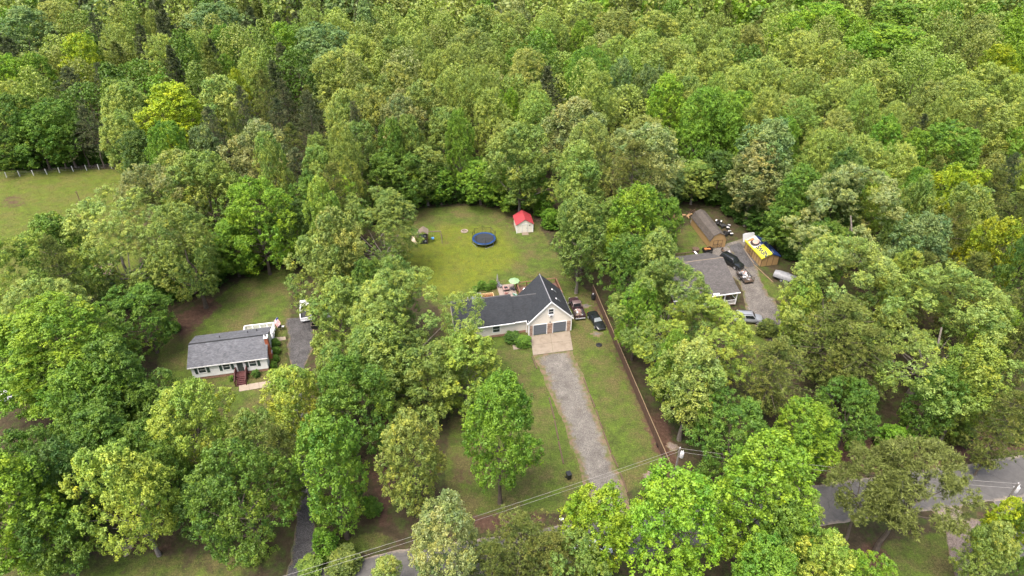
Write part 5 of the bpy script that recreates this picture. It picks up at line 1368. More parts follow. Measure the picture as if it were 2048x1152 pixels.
def leaf_mesh(name, C, Nn, ln, wd, tint, rg, axis=None, mat_=None):
    """one folded diamond leaf per centre"""
    n = len(C)
    t = unit(rg.normal(size=(n, 3)) if axis is None else axis + rg.normal(size=(n, 3)) * 0.35)
    t = unit(t - Nn * (t * Nn).sum(-1, keepdims=True))
    s = np.cross(Nn, t)
    l = (ln * rg.uniform(0.7, 1.3, n))[:, None]; w = (wd * rg.uniform(0.7, 1.3, n))[:, None]
    base = C - t * l * 0.5; tip = C + t * l * 0.5 - Nn * l * 0.12
    e0 = C + s * w * 0.5 + Nn * w * 0.18; e1 = C - s * w * 0.5 + Nn * w * 0.18
    V = np.stack([base, e1, tip, e0], 1).reshape(-1, 3)
    F = np.arange(4 * n).reshape(n, 4)
    me = np_mesh(name, V, F)
    a = me.attributes.new('tint', 'FLOAT_COLOR', 'POINT')
    c4 = np.concatenate([np.repeat(tint, 4, 0), np.ones((4 * n, 1))], 1).astype(np.float32)
    a.data.foreach_set('color', c4.ravel())
    me.materials.append(mat_ or M['foliage'])
    return me

def sphere_dirs(n, rg):
    i = np.arange(n) + 0.5
    ph = np.arccos(1 - 2 * i / n); th = math.pi * (1 + 5 ** 0.5) * i
    d = np.stack([np.cos(th) * np.sin(ph), np.sin(th) * np.sin(ph), np.cos(ph)], -1)
    return unit(d + rg.normal(size=d.shape) * 0.22)

PROTO_H, PROTO_R = 20.0, 5.0
def trunk_mesh(name, targets, rg, top=0.72, r0=0.27, mat_=None, H=PROTO_H, bend=0.35):
    m = MB(); n = 6
    pts = [Vector((0, 0, -0.3))]
    for i in range(1, n + 1):
        z = H * top * i / n
        pts.append(Vector((rg.normal() * bend * i / n, rg.normal() * bend * i / n, z)))
    for i in range(n):
        ra, rb = r0 * (1 - 0.75 * i / n), r0 * (1 - 0.75 * (i + 1) / n)
        if i == 0: ra *= 1.35
        m.tube(pts[i], pts[i + 1], ra, rb, 7)
    for t in targets:
        t = Vector(t)
        zs = max(H * 0.2, t.z - (abs(t.x) + abs(t.y)) * rg.uniform(0.5, 0.9))
        zs = min(zs, H * top * 0.97); k = zs / (H * top) * n; i = min(int(k), n - 1)
        s = pts[i].lerp(pts[i + 1], k - i)
        mid = s.lerp(t, 0.55) + Vector((rg.normal() * .25, rg.normal() * .25, -0.25))
        m.tube(s, mid, r0 * 0.34, r0 * 0.22, 5, False); m.tube(mid, t, r0 * 0.22, r0 * 0.07, 5, False)
    o = m.build(name, mat_ or M['bark'], smooth=True)
    me = o.data; bpy.data.objects.remove(o); return me

def broad_proto(seed, nl=34, z0=0.16, tmax=0.42, top=0.62, lobe=(0.24, 0.36), asp=1.25, nclump=34, nleaf=26, ln=0.25, wd=0.16, pale=0.0, wob=0.24, hue=0.12, bark=None, clump=(.26, .52), gap=.72):
    """broadleaf crown: ascending limbs carry upright lobes, each lobe carries twig clumps, each clump carries leaves"""
    rg = np.random.default_rng(seed); H, Rr = PROTO_H, PROTO_R
    def prof(t):      # outline radius against height, 0 at the base of the crown, 1 at the top
        t = np.asarray(t)
        return np.where(t < tmax, 0.55 + 0.45 * np.sin(t / tmax * math.pi / 2), np.maximum(0, 1 - ((t - tmax) / (1 - tmax)) ** 2.2) ** top)
    tt = (np.arange(nl) + rg.uniform(0, 1, nl)) / nl
    tt = 0.02 + 0.94 * tt ** 0.85
    th = np.arange(nl) * 2.399 + rg.normal(0, .35, nl)
    Lr = rg.uniform(*lobe, nl) * Rr * (0.72 + 0.4 * prof(tt))
    az = rg.uniform(0, 2 * math.pi, 3); sg = rg.choice([-1, 1], 3)
    out = np.ones(nl)
    for a, q in zip(az, sg): out *= 1 + wob * q * np.clip(np.cos(th - a), 0, 1) ** 2
    rad = np.maximum(0, prof(tt) * Rr * out - Lr * 0.85) * rg.uniform(0.66, 1.12, nl)
    base, topz = H * z0, H
    Lz = base + (topz - base) * tt
    Lz = np.minimum(Lz, topz - Lr * asp * 0.9)
    Lc = np.stack([np.cos(th) * rad, np.sin(th) * rad, Lz], -1)
    sq = np.array([1, 1, asp])
    lobe_t = rg.normal(0, 1, nl)
    C, Nn, T = [], [], []
    for i in range(nl):
        od = np.array([math.cos(th[i]), math.sin(th[i]), 0.0])
        cd = unit(rg.normal(size=(nclump, 3)) + od * 0.45 + np.array([0, 0, 0.30]))
        cc = Lc[i] + cd * Lr[i] * rg.uniform(0.62, 1.1, (nclump, 1)) * sq
        cr = rg.uniform(*clump, nclump); ct = rg.normal(0, 1, nclump)
        n = nclump * nleaf; ci = np.repeat(np.arange(nclump), nleaf)
        ld = unit(rg.normal(size=(n, 3)) + cd[ci] * 0.55 + np.array([0, 0, 0.3]))
        P_ = cc[ci] + ld * (cr[ci] * rg.uniform(0.35, 1.15, n))[:, None] * np.array([1, 1, 1.15])
        keep = np.ones(n, bool)
        for j in range(nl):
            if j == i: continue
            keep &= np.linalg.norm((P_ - Lc[j]) / sq, axis=-1) > Lr[j] * gap
        nn = unit(ld * 0.75 + np.array([0, 0, 0.30]) + rg.normal(size=(n, 3)) * 0.5)
        v = 1 + 0.07 * lobe_t[i] + 0.14 * ct[ci] + rg.normal(0, 0.08, n)
        t = np.stack([v * (1 + hue * 0.4 * ct[ci] + hue * 0.5 * lobe_t[i]), v, v * (1 - 0.1 * ct[ci])], -1)
        if pale > 0:      # paler tint on part of the shoots, strongest on upward-pointing leaves
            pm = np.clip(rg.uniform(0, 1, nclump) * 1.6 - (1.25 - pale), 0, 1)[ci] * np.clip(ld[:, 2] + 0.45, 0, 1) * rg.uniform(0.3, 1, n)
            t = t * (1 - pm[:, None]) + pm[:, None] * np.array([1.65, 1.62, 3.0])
        C.append(P_[keep]); Nn.append(nn[keep]); T.append(np.clip(t[keep], 0.25, 6))
    C, Nn, T = np.concatenate(C), np.concatenate(Nn), np.concatenate(T)
    far = [c for c in Lc if c[2] < H * 0.86]
    return dict(C=C, N=Nn, T=T, ln=ln, wd=wd, rg=rg, axis=None, mat=M['foliage'],
                trunk=trunk_mesh('trunk', [tuple(c) for c in far[:18]], rg, top=.58, mat_=bark))

def pine_proto(seed, z0=0.35, rough=0.9, nw=13, nb=6, tufts=9, needles=16, droop=0.25, ln=0.42, wd=0.07, flat=False):
    rg = np.random.default_rng(seed); H, Rr = PROTO_H, PROTO_R
    C, Nn, T, A, tg = [], [], [], [], []
    for w in range(nw):
        t = min(max((w + rg.uniform(-.3, .3)) / (nw - 1), 0.0), 0.985); z = H * (z0 + (0.97 - z0) * t)
        rr = Rr * (1.0 - max(t, 0) ** 1.6) ** 0.75 * rg.uniform(0.75, 1.1) if not flat else Rr * math.sqrt(max(0.05, 1 - (2 * t - 0.9) ** 2)) * rg.uniform(.7, 1.1)
        rr = max(rr, 0.5)
        for b in range(nb):
            a = 2 * math.pi * (b + rg.uniform(0, 1)) / nb; ln_b = rr * rg.uniform(0.6, 1.15)
            end = np.array([math.cos(a) * ln_b, math.sin(a) * ln_b, z + ln_b * rg.uniform(0.05, 0.3) - droop * ln_b * 0.5])
            st = np.array([0, 0, z - 0.2])
            tg.append(tuple(end * 0.95 + st * 0.05))
            bt = rg.normal()
            for k in range(tufts):
                s = 0.32 + 0.68 * (k + rg.uniform(0, 1)) / tufts
                p = st + (end - st) * s + rg.normal(size=3) * np.array([.38, .38, .2]) * (0.5 + ln_b / Rr)
                dirs = unit(rg.normal(size=(needles, 3)) * 0.8 + np.array([math.cos(a) * .5, math.sin(a) * .5, 0.55]))
                C.append(p + dirs * ln * 0.5); A.append(dirs)
                Nn.append(unit(np.cross(dirs, rg.normal(size=(needles, 3)))))
                v = 1 + 0.15 * bt + rg.normal(0, 0.18, needles)
                T.append(np.clip(np.stack([v * (1 + .08 * bt), v, v], -1), .3, 3))
    C, Nn, T, A = map(np.concatenate, (C, Nn, T, A))
    m = MB(); pts = [Vector((0, 0, -0.3))] + [Vector((rg.normal() * .18, rg.normal() * .18, H * .97 * i / 6)) for i in range(1, 7)]
    for i in range(6): m.tube(pts[i], pts[i + 1], .24 * (1 - i / 6.6), .24 * (1 - (i + 1) / 6.6), 6)
    for e in tg[::2]:
        s = Vector((0, 0, e[2] - 0.35 - 0.1 * math.hypot(e[0], e[1]))); m.tube(s, e, .055, .02, 4, False)
    o = m.build('trunk', M['bark'], smooth=True); tm = o.data; bpy.data.objects.remove(o)
    return dict(C=C, N=Nn, T=T, ln=ln, wd=wd, rg=rg, axis=A, mat=M['needles'], trunk=tm)

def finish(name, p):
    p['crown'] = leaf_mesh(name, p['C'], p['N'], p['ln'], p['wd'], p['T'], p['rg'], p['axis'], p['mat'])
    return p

PROTO = {
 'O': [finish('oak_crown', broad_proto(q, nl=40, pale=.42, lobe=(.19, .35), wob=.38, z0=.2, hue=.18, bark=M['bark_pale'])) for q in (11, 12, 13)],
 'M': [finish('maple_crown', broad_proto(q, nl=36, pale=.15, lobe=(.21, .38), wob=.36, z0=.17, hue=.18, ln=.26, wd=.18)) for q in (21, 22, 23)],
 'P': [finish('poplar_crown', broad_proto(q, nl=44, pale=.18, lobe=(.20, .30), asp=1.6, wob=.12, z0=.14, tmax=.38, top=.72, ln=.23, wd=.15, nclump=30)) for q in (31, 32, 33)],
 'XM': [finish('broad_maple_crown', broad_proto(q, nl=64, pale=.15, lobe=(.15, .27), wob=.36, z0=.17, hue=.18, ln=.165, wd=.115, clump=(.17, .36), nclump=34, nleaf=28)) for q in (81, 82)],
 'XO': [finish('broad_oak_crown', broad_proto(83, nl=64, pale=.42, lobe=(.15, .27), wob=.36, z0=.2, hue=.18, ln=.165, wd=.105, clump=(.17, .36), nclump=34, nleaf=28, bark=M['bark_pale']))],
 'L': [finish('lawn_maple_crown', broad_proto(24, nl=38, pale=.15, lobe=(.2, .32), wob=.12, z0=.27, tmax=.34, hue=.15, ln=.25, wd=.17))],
 'N': [finish('pine_crown', pine_proto(q)) for q in (41, 42)],
 'V': [finish('scrub_pine_crown', pine_proto(q, z0=.16, nw=17, nb=8, tufts=11, needles=15, droop=.05, ln=.40, wd=.075, flat=True)) for q in (51, 52)],
}
def big_pine(seed):
    rg = np.random.default_rng(seed); H, Rr = PROTO_H, PROTO_R
    p = broad_proto(seed, nl=44, z0=.46, tmax=.42, lobe=(.16, .25), asp=.75, nclump=32, nleaf=1, wob=.2)
    n = 18; c = np.repeat(p['C'], n, 0); up = np.repeat(p['N'], n, 0)
    d = unit(rg.normal(size=c.shape) * .75 + up * .6)
    p['C'] = c + d * .24; p['axis'] = d; p['N'] = unit(np.cross(d, rg.normal(size=c.shape)))
    v = 1 + np.repeat(rg.normal(0, .14, len(p['T'])), n) + rg.normal(0, .15, len(c))
    p['T'] = np.clip(np.stack([v, v, v], -1), .3, 3); p['ln'], p['wd'], p['mat'] = .44, .075, M['needles']
    return p
PROTO['B'] = [finish('big_pine_crown', big_pine(61))]

COLOR = {   # leaf colours (linear)
 'oak':   (0.195, 0.272, 0.050), 'oakg': (0.162, 0.250, 0.042), 'oaky': (0.200, 0.295, 0.036), 'oakc': (0.200, 0.256, 0.072),
 'maple': (0.118, 0.240, 0.020), 'maply': (0.152, 0.280, 0.018), 'green': (0.094, 0.188, 0.020), 'deep': (0.066, 0.138, 0.020),
 'blue':  (0.135, 0.222, 0.064), 'pop': (0.208, 0.296, 0.052), 'popg': (0.172, 0.274, 0.044), 'popo': (0.190, 0.250, 0.050),
 'lime': (0.195, 0.300, 0.016), 'yell':  (0.232, 0.320, 0.012), 'pine': (0.068, 0.098, 0.036), 'pineg': (0.090, 0.120, 0.048), 'olive': (0.116, 0.158, 0.030), 'bigp': (0.120, 0.165, 0.034),
}
trng = random.Random(99)
PLACED = []     # (x, y, r)
def scale_of(px_w, x, y, h):
    z = 0.62 * h; depth = y * math.cos(R(36)) - (z - 72) * math.sin(R(36))
    return px_w / 2 / 1365.33 * depth

def add_tree(x, y, h, r, kind, col, label, group=None, name=None, cat='tree'):
    pr = trng.choice(PROTO['X' + kind if kind in 'OM' and r > 6.0 and y < 110 else kind])
    nm = name or {'L': 'maple_tree', 'O': 'oak_tree', 'M': 'maple_tree', 'P': 'poplar_tree', 'N': 'pine_tree', 'V': 'scrub_pine', 'B': 'pine_tree'}[kind]
    root = empty(nm, (x, y, 0), trng.uniform(0, 360), label, cat, group)
    s = r / PROTO_R; sz = h / PROTO_H
    j = trng.uniform(0.92, 1.08)
    for part, me in (('trunk', pr['trunk']), ('crown', pr['crown'])):
        o = bpy.data.objects.new(part, me); COL.objects.link(o); o.parent = root
        o.scale = (s * j, s / j, sz) if part == 'crown' else (s * .5 + .5, s * .5 + .5, sz)
        if part == 'trunk': o.scale = (s, s, sz)
    c = COLOR[col]; v = trng.uniform(0.86, 1.14); hu = trng.uniform(-0.07, 0.07)
    o.color = (c[0] * v * (1.1 + hu), c[1] * v, c[2] * v, 1)
    PLACED.append((x, y, r))
    return root

def crown_spot(px, ytop, h):
    y = spot(px, ytop, h)[1]; z = .62 * h
    return (px - 1024) / 1365.33 * (y * math.cos(R(36)) - (z - 72) * math.sin(R(36))), y

def T(px, ytop, w, h, kind, col, label=None, group=None, name=None, base=None):
    x, y = base if base else crown_spot(px, ytop + w * .04, h)
    r = scale_of(w, x, y, h) * (1.22 if label is None and kind == 'P' else (1.04 if label is None else .93))
    if label is None:
        group = GENERIC[kind if col != 'yell' else 'Y'][1]; label = wood_label(x, y, h, r, kind, col)
    return add_tree(x, y, h, r, kind, col, label, group, name)

GENERIC = {
 'O': ('rounded broadleaf tree with pale cream leaf tips in the woods', 'cream tipped oaks in the woods'),
 'M': ('full bright green broadleaf tree in the woods behind the yards', 'bright green broadleaf trees in the woods'),
 'P': ('tall rounded cone shaped yellow green tree in the woods', 'yellow green poplars in the woods'),
 'N': ('dark grey green pine with thin needled branches in the woods', 'dark pines in the woods'),
 'V': ('wispy olive green scrub pine growing in the woods', 'olive scrub pines in the woods'),
 'B': ('dark grey green pine with thin needled branches in the woods', 'dark pines in the woods'),
 'Y': ('vivid yellow leaved broad tree in the woods', 'yellow trees in the woods'),
}
HUE = {'oak': 'pale olive green', 'oakg': 'soft green', 'oaky': 'yellow green', 'oakc': 'cream tinted', 'maple': 'bright green', 'maply': 'lime green', 'green': 'mid green', 'deep': 'dark green',
       'blue': 'bluish green', 'pop': 'yellow green', 'popg': 'light green', 'popo': 'olive green', 'lime': 'lime green', 'yell': 'vivid yellow', 'pine': 'dark grey green', 'pineg': 'grey green', 'olive': 'olive', 'bigp': 'dark green'}
FORM = {'O': 'pale tipped oak', 'M': 'full leafy tree', 'L': 'full leafy tree', 'P': 'upright domed tree', 'N': 'thin branched pine', 'V': 'wispy scrub pine', 'B': 'round headed pine'}
def wood_label(x, y, h, r, kind, col):
    if y < 117 and x > 48: where = 'on the slope above the road junction'
    elif y < 117 and x < -55: where = 'round the weathered shelter'
    elif y < 117: where = 'between the house lots'
    elif x < -62: where = 'behind the white field posts'
    elif x < -28: where = 'beyond the white house'
    elif x < 10: where = 'behind the trampoline lawn'
    elif x < 32: where = 'beside the barn clearing'
    elif x < 58: where = 'behind the gambrel barn'
    else: where = 'beyond the billboard shed'
    if y >= 117: where = ('at the wood edge ' if y < 142 else 'well back ' if y < 175 else 'deep in the woods ') + where
    size = 'Short' if h < 14 else 'Broad' if r > 6.2 else 'Slim' if r < 4.2 else 'Tall' if h > 20.5 else ''
    return (size.lower() + ' ' + HUE[col] + ' ' + FORM[kind] + ' ' + where).strip()

# --- trees round the houses and along the road, each described on its own
HAND = [
 (1150, 1075, 130, 12, 'M', 'oakg', 'pale leafy tree at the roadside under the power lines'),
 (1600, 985, 120, 11, 'O', 'oakg', 'grey green roadside tree hiding the road beside the twin pines'),
 (1520, 1080, 170, 14, 'M', 'maple', 'green tree in front of the biggest vivid green tree'),
 (1720, 1130, 130, 9, 'M', 'maply', 'low bright tree at the foot of the twin pines'),
 (770, 1120, 90, 7, 'O', 'oak', 'small grey green tree at the roadside edge'),
 (35, 640, 190, 17, 'M', 'maply', 'bright green tree leaning over the parked cars at the left property'),
 (180, 735, 170, 16, 'M', 'maple', 'full green tree between the huge bright tree and the white house lawn'),
 (215, 815, 160, 14, 'M', 'green', 'low spreading green tree in the shade left of the white house front lawn'),
 (300, 850, 110, 12, 'M', 'green', 'short green tree behind the round golden tree and the front lawn'),
 (90, 1000, 150, 13, 'M', 'green', 'green tree with low branches over the bare roadside bank'),
 (420, 960, 110, 11, 'M', 'deep', 'dark low tree in the shade of the deep green roadside tree'),
 (130, 598, 285, 20, 'M', 'maply', 'huge bright green tree with spreading crown left of the white house'),
 (240, 676, 165, 17, 'M', 'green', 'mid green leafy tree beside the gable end of the white house'),
 (105, 562, 190, 18, 'O', 'oak', 'olive tree with cream tips behind the huge bright green tree'),
 (35, 478, 180, 19, 'O', 'oaky', 'yellow green tree below the edge of the open field'),
 (112, 432, 150, 18, 'M', 'green', 'dark green rounded tree at the near edge of the open field'),
 (230, 392, 210, 20, 'O', 'oak', 'broad pale olive tree with bare grey limbs showing beside the field'),
 (372, 405, 165, 20, 'M', 'oakg', 'tall leafy tree overhanging the brown slope above the white house lawn'),
 (315, 328, 150, 20, 'O', 'oakc', 'cream tipped tree at the far corner of the field by the white posts'),
 (420, 303, 140, 20, 'M', 'popg', 'yellow green full tree behind the tree line beside the field'),
 (512, 358, 130, 19, 'M', 'maply', 'bright lime green tree at the top of the white house lawn'),
 (528, 238, 150, 21, 'O', 'oakc', 'large cream flowering oak standing above the white house lawn'),
 (285, 578, 130, 12, 'M', 'green', 'low bushy green tree beside the bare brown slope'),
 (255, 897, 178, 18, 'O', 'oaky', 'round golden green tree by the roadside opposite the white house'),
 (382, 776, 165, 17, 'O', 'oaky', 'yellow green tree standing in front of the white house lawn'),
 (482, 890, 170, 18, 'M', 'green', 'deep green tree with pale leaf tops left of the dark driveway'),
 (512, 820, 110, 13, 'O', 'oakg', 'small pale tipped tree on the front lawn of the white house'),
 (568, 850, 125, 15, 'V', 'olive', 'thin dark olive pine beside the dark gravel driveway'),
 (55, 872, 150, 15, 'M', 'green', 'green tree standing over the parked cars at the left property'),
 (15, 905, 225, 19, 'M', 'maply', 'very bright green tree with leaning bare trunk below the cars'),
 (150, 888, 150, 16, 'M', 'deep', 'dark green shaded tree beside the round golden tree'),
 (345, 885, 120, 14, 'M', 'green', 'green tree tucked behind the round golden tree'),
 (592, 735, 145, 16, 'O', 'oaky', 'yellow green tree hanging over the dark driveway'),
 (695, 722, 150, 17, 'M', 'green', 'mid green tree with bare twigs between the two front yards'),
 (675, 690, 110, 14, 'O', 'oakg', 'pale green tree at the bend between the two yards'),
 (664, 850, 185, 19, 'M', 'maple', 'big leafy green tree right of the dark driveway near the road'),
 (827, 826, 150, 18, 'M', 'oak', 'tall pale tipped tree left of the lone lawn tree'),
 (672, 416, 138, 20, 'O', 'oak', 'pale green oak at the near left corner of the back lawn'),
 (648, 470, 125, 17, 'O', 'oak', 'pale tree at the side of the white house lawn'),
 (682, 558, 145, 16, 'M', 'oakg', 'tree with leaning trunk overhanging the white pickup'),
 (796, 512, 105, 17, 'O', 'oakg', 'light tree at the lower left edge of the back lawn'),
 (735, 522, 105, 16, 'M', 'green', 'green tree squeezed between the pale oaks left of the back lawn'),
 (793, 548, 205, 20, 'O', 'oakg', 'very large pale green tree overhanging the slate roofed house'),
 (765, 642, 165, 17, 'O', 'oakg', 'leafy light green tree in the side yard of the slate roofed house'),
 (850, 690, 150, 14, 'M', 'oakg', 'soft green tree in front of the slate roofed house'),
 (930, 668, 160, 13, 'O', 'oaky', 'airy yellow green tree in front of the cream wall of the house'),
 (998, 757, 178, 20.8, 'L', 'maple', 'lone symmetrical bright green tree with bare trunk on the front lawn'),
 (893, 1012, 165, 17, 'O', 'oakc', 'pale cream tipped tree below the front lawn beside the road'),
 (1045, 1028, 175, 14, 'V', 'olive', 'olive green wispy pine under the power lines by the road'),
 (1098, 1062, 165, 13, 'V', 'olive', 'low olive pine in front of the gravel driveway mouth'),
 (985, 1082, 150, 13, 'V', 'olive', 'short olive pine beside the pale cream tipped tree'),
 (1205, 990, 165, 15, 'M', 'lime', 'lime green tree covering the mouth of the gravel driveway'),
 (1365, 952, 230, 18, 'M', 'maply', 'big vivid green tree in front of the end of the wooden fence'),
 (1512, 876, 235, 19.5, 'M', 'maply', 'biggest vivid green tree beside the power pole'),
 (1640, 1070, 150, 14, 'O', 'oaky', 'yellow tipped tree left of the twin trunk pine'),
 (1560, 1010, 150, 15, 'M', 'green', 'green tree between the vivid tree and the twin trunk pine'),
 (1975, 1045, 115, 12, 'O', 'oakg', 'grey green tree at the corner beside the pale track'),
 (1998, 1000, 95, 11, 'M', 'yell', 'small yellow green tree under the transformer pole on the corner'),
 (2040, 1010, 80, 12, 'M', 'green', 'green tree behind the transformer pole on the corner'),
 (1155, 282, 132, 21, 'O', 'oakg', 'tall light tree behind the red roofed shed'),
 (1160, 386, 132, 19.5, 'O', 'oakg', 'tall leafy tree at the right edge of the back lawn'),
 (1278, 368, 132, 19, 'M', 'maply', 'bright green tree between the back lawn and the barn'),
 (1313, 460, 150, 17, 'O', 'oakg', 'pale leafy tree beside the gambrel barn lawn'),
 (1258, 474, 110, 16, 'M', 'green', 'green tree over the upper end of the wooden fence'),
 (1340, 524, 175, 17, 'O', 'oakg', 'wide leafy tree left of the brown roofed house'),
 (1412, 608, 205, 14, 'O', 'oaky', 'spreading yellow green tree in front of the white porch'),
 (1276, 560, 88, 15, 'M', 'maple', 'green tree leaning over the wooden fence beside the parked cars'),
 (1382, 684, 185, 17, 'O', 'oak', 'large pale tree over the lower part of the wooden fence'),
 (1340, 664, 100, 14, 'M', 'maple', 'green tree hanging over the middle of the wooden fence'),
 (1470, 810, 145, 13, 'M', 'green', 'low dense green tree behind the power pole'),
 (1545, 672, 160, 15, 'V', 'olive', 'olive scrub pine beside the silver car'),
 (1672, 590, 190, 17, 'V', 'olive', 'broad olive scrub pine right of the gravel yard'),
 (1600, 560, 110, 14, 'O', 'oaky', 'yellow green tree over the grey covered trailer'),
 (1722, 648, 150, 16, 'V', 'olive', 'tall olive scrub pine with fine branches right of the gravel yard'),
 (1600, 800, 140, 12, 'M', 'maply', 'bright low tree below the olive scrub pines'),
 (1705, 770, 120, 11, 'M', 'green', 'green tree on the brown slope above the road'),
 (1680, 478, 215, 20, 'O', 'oak', 'broad cream tipped oak right of the billboard shed'),
 (1840, 428, 150, 20, 'M', 'blue', 'pale blue green domed tree in the right hand woods'),
 (1885, 545, 255, 21, 'O', 'oakg', 'very broad pale green oak filling the right hand woods'),
 (1938, 690, 160, 17, 'O', 'oaky', 'yellow green tree at the edge of the red brown bank'),
 (1990, 440, 130, 19, 'M', 'yell', 'yellow green rounded tree on the right behind the blue green dome'),
 (1922, 372, 115, 20, 'O', 'oak', 'cream tipped tree above the blue green dome'),
 (1705, 335, 200, 21, 'O', 'oakc', 'wide cream flowering oak behind the billboard shed'),
 (1512, 282, 145, 18, 'O', 'oakc', 'cream crowned tall tree rising behind the barn'),
 (1535, 235, 150, 21, 'M', 'blue', 'dark blue green tree just behind the cream crowned tall tree'),
 (1300, 247, 152, 21, 'O', 'oakc', 'domed cream tinted oak above the barn clearing'),
 (1150, 195, 165, 21, 'O', 'oakc', 'domed cream oak in the middle of the wood edge'),
 (1040, 245, 140, 20, 'O', 'oakg', 'leafy oak directly above the red roofed shed'),
 (918, 218, 70, 20, 'P', 'maple', 'narrow upright bright green tree above the trampoline lawn'),
 (680, 347, 95, 15, 'M', 'maply', 'bright green tree at the upper left corner of the back lawn'),
 (625, 352, 95, 15, 'M', 'green', 'green tree beside the bright one left of the back lawn'),
 (360, 163, 165, 20, 'M', 'yell', 'brilliant yellow tree standing out in the left woods'),
 (1400, 172, 130, 22, 'P', 'maple', 'tall bright green dome above the barn clearing woods'),
 (1178, 90, 108, 22, 'P', 'maple', 'tall emerald green dome rising in the middle of the woods'),
]
for e in HAND: T(*e)
# the big pine by the road with its two trunks
add_tree(42.6, 46.6, 17.5, scale_of(205, 42.6, 46.6, 17.5), 'B', 'bigp', 'big dark round headed pine beside the road junction, the larger of two')
add_tree(39.2, 47.6, 15.0, scale_of(150, 39.2, 47.6, 15.0), 'B', 'bigp', 'smaller round headed pine leaning against the big roadside pine')

CLEAR = [LAWNS['back'], LAWNS['white_house'], LAWNS['field'], LAWNS['strip'], LAWNS['barn_side'],
         px_poly([(1340, 420), (1450, 410), (1560, 520), (1600, 640), (1540, 700), (1470, 600), (1370, 600)]),
         px_poly([(180, 610), (300, 560), (460, 560), (600, 640), (560, 800), (320, 760)]),
         px_poly([(-80, 770), (120, 770), (120, 900), (-80, 900)]), px_poly([(880, 560), (1200, 560), (1200, 720), (880, 720)])]
def clear_at(x, y, m=2.5):
    X = np.array([x, x + m, x - m, x, x]); Y = np.array([y, y, y, y + m, y - m])
    return any(inside(p, X, Y).any() for p in CLEAR)
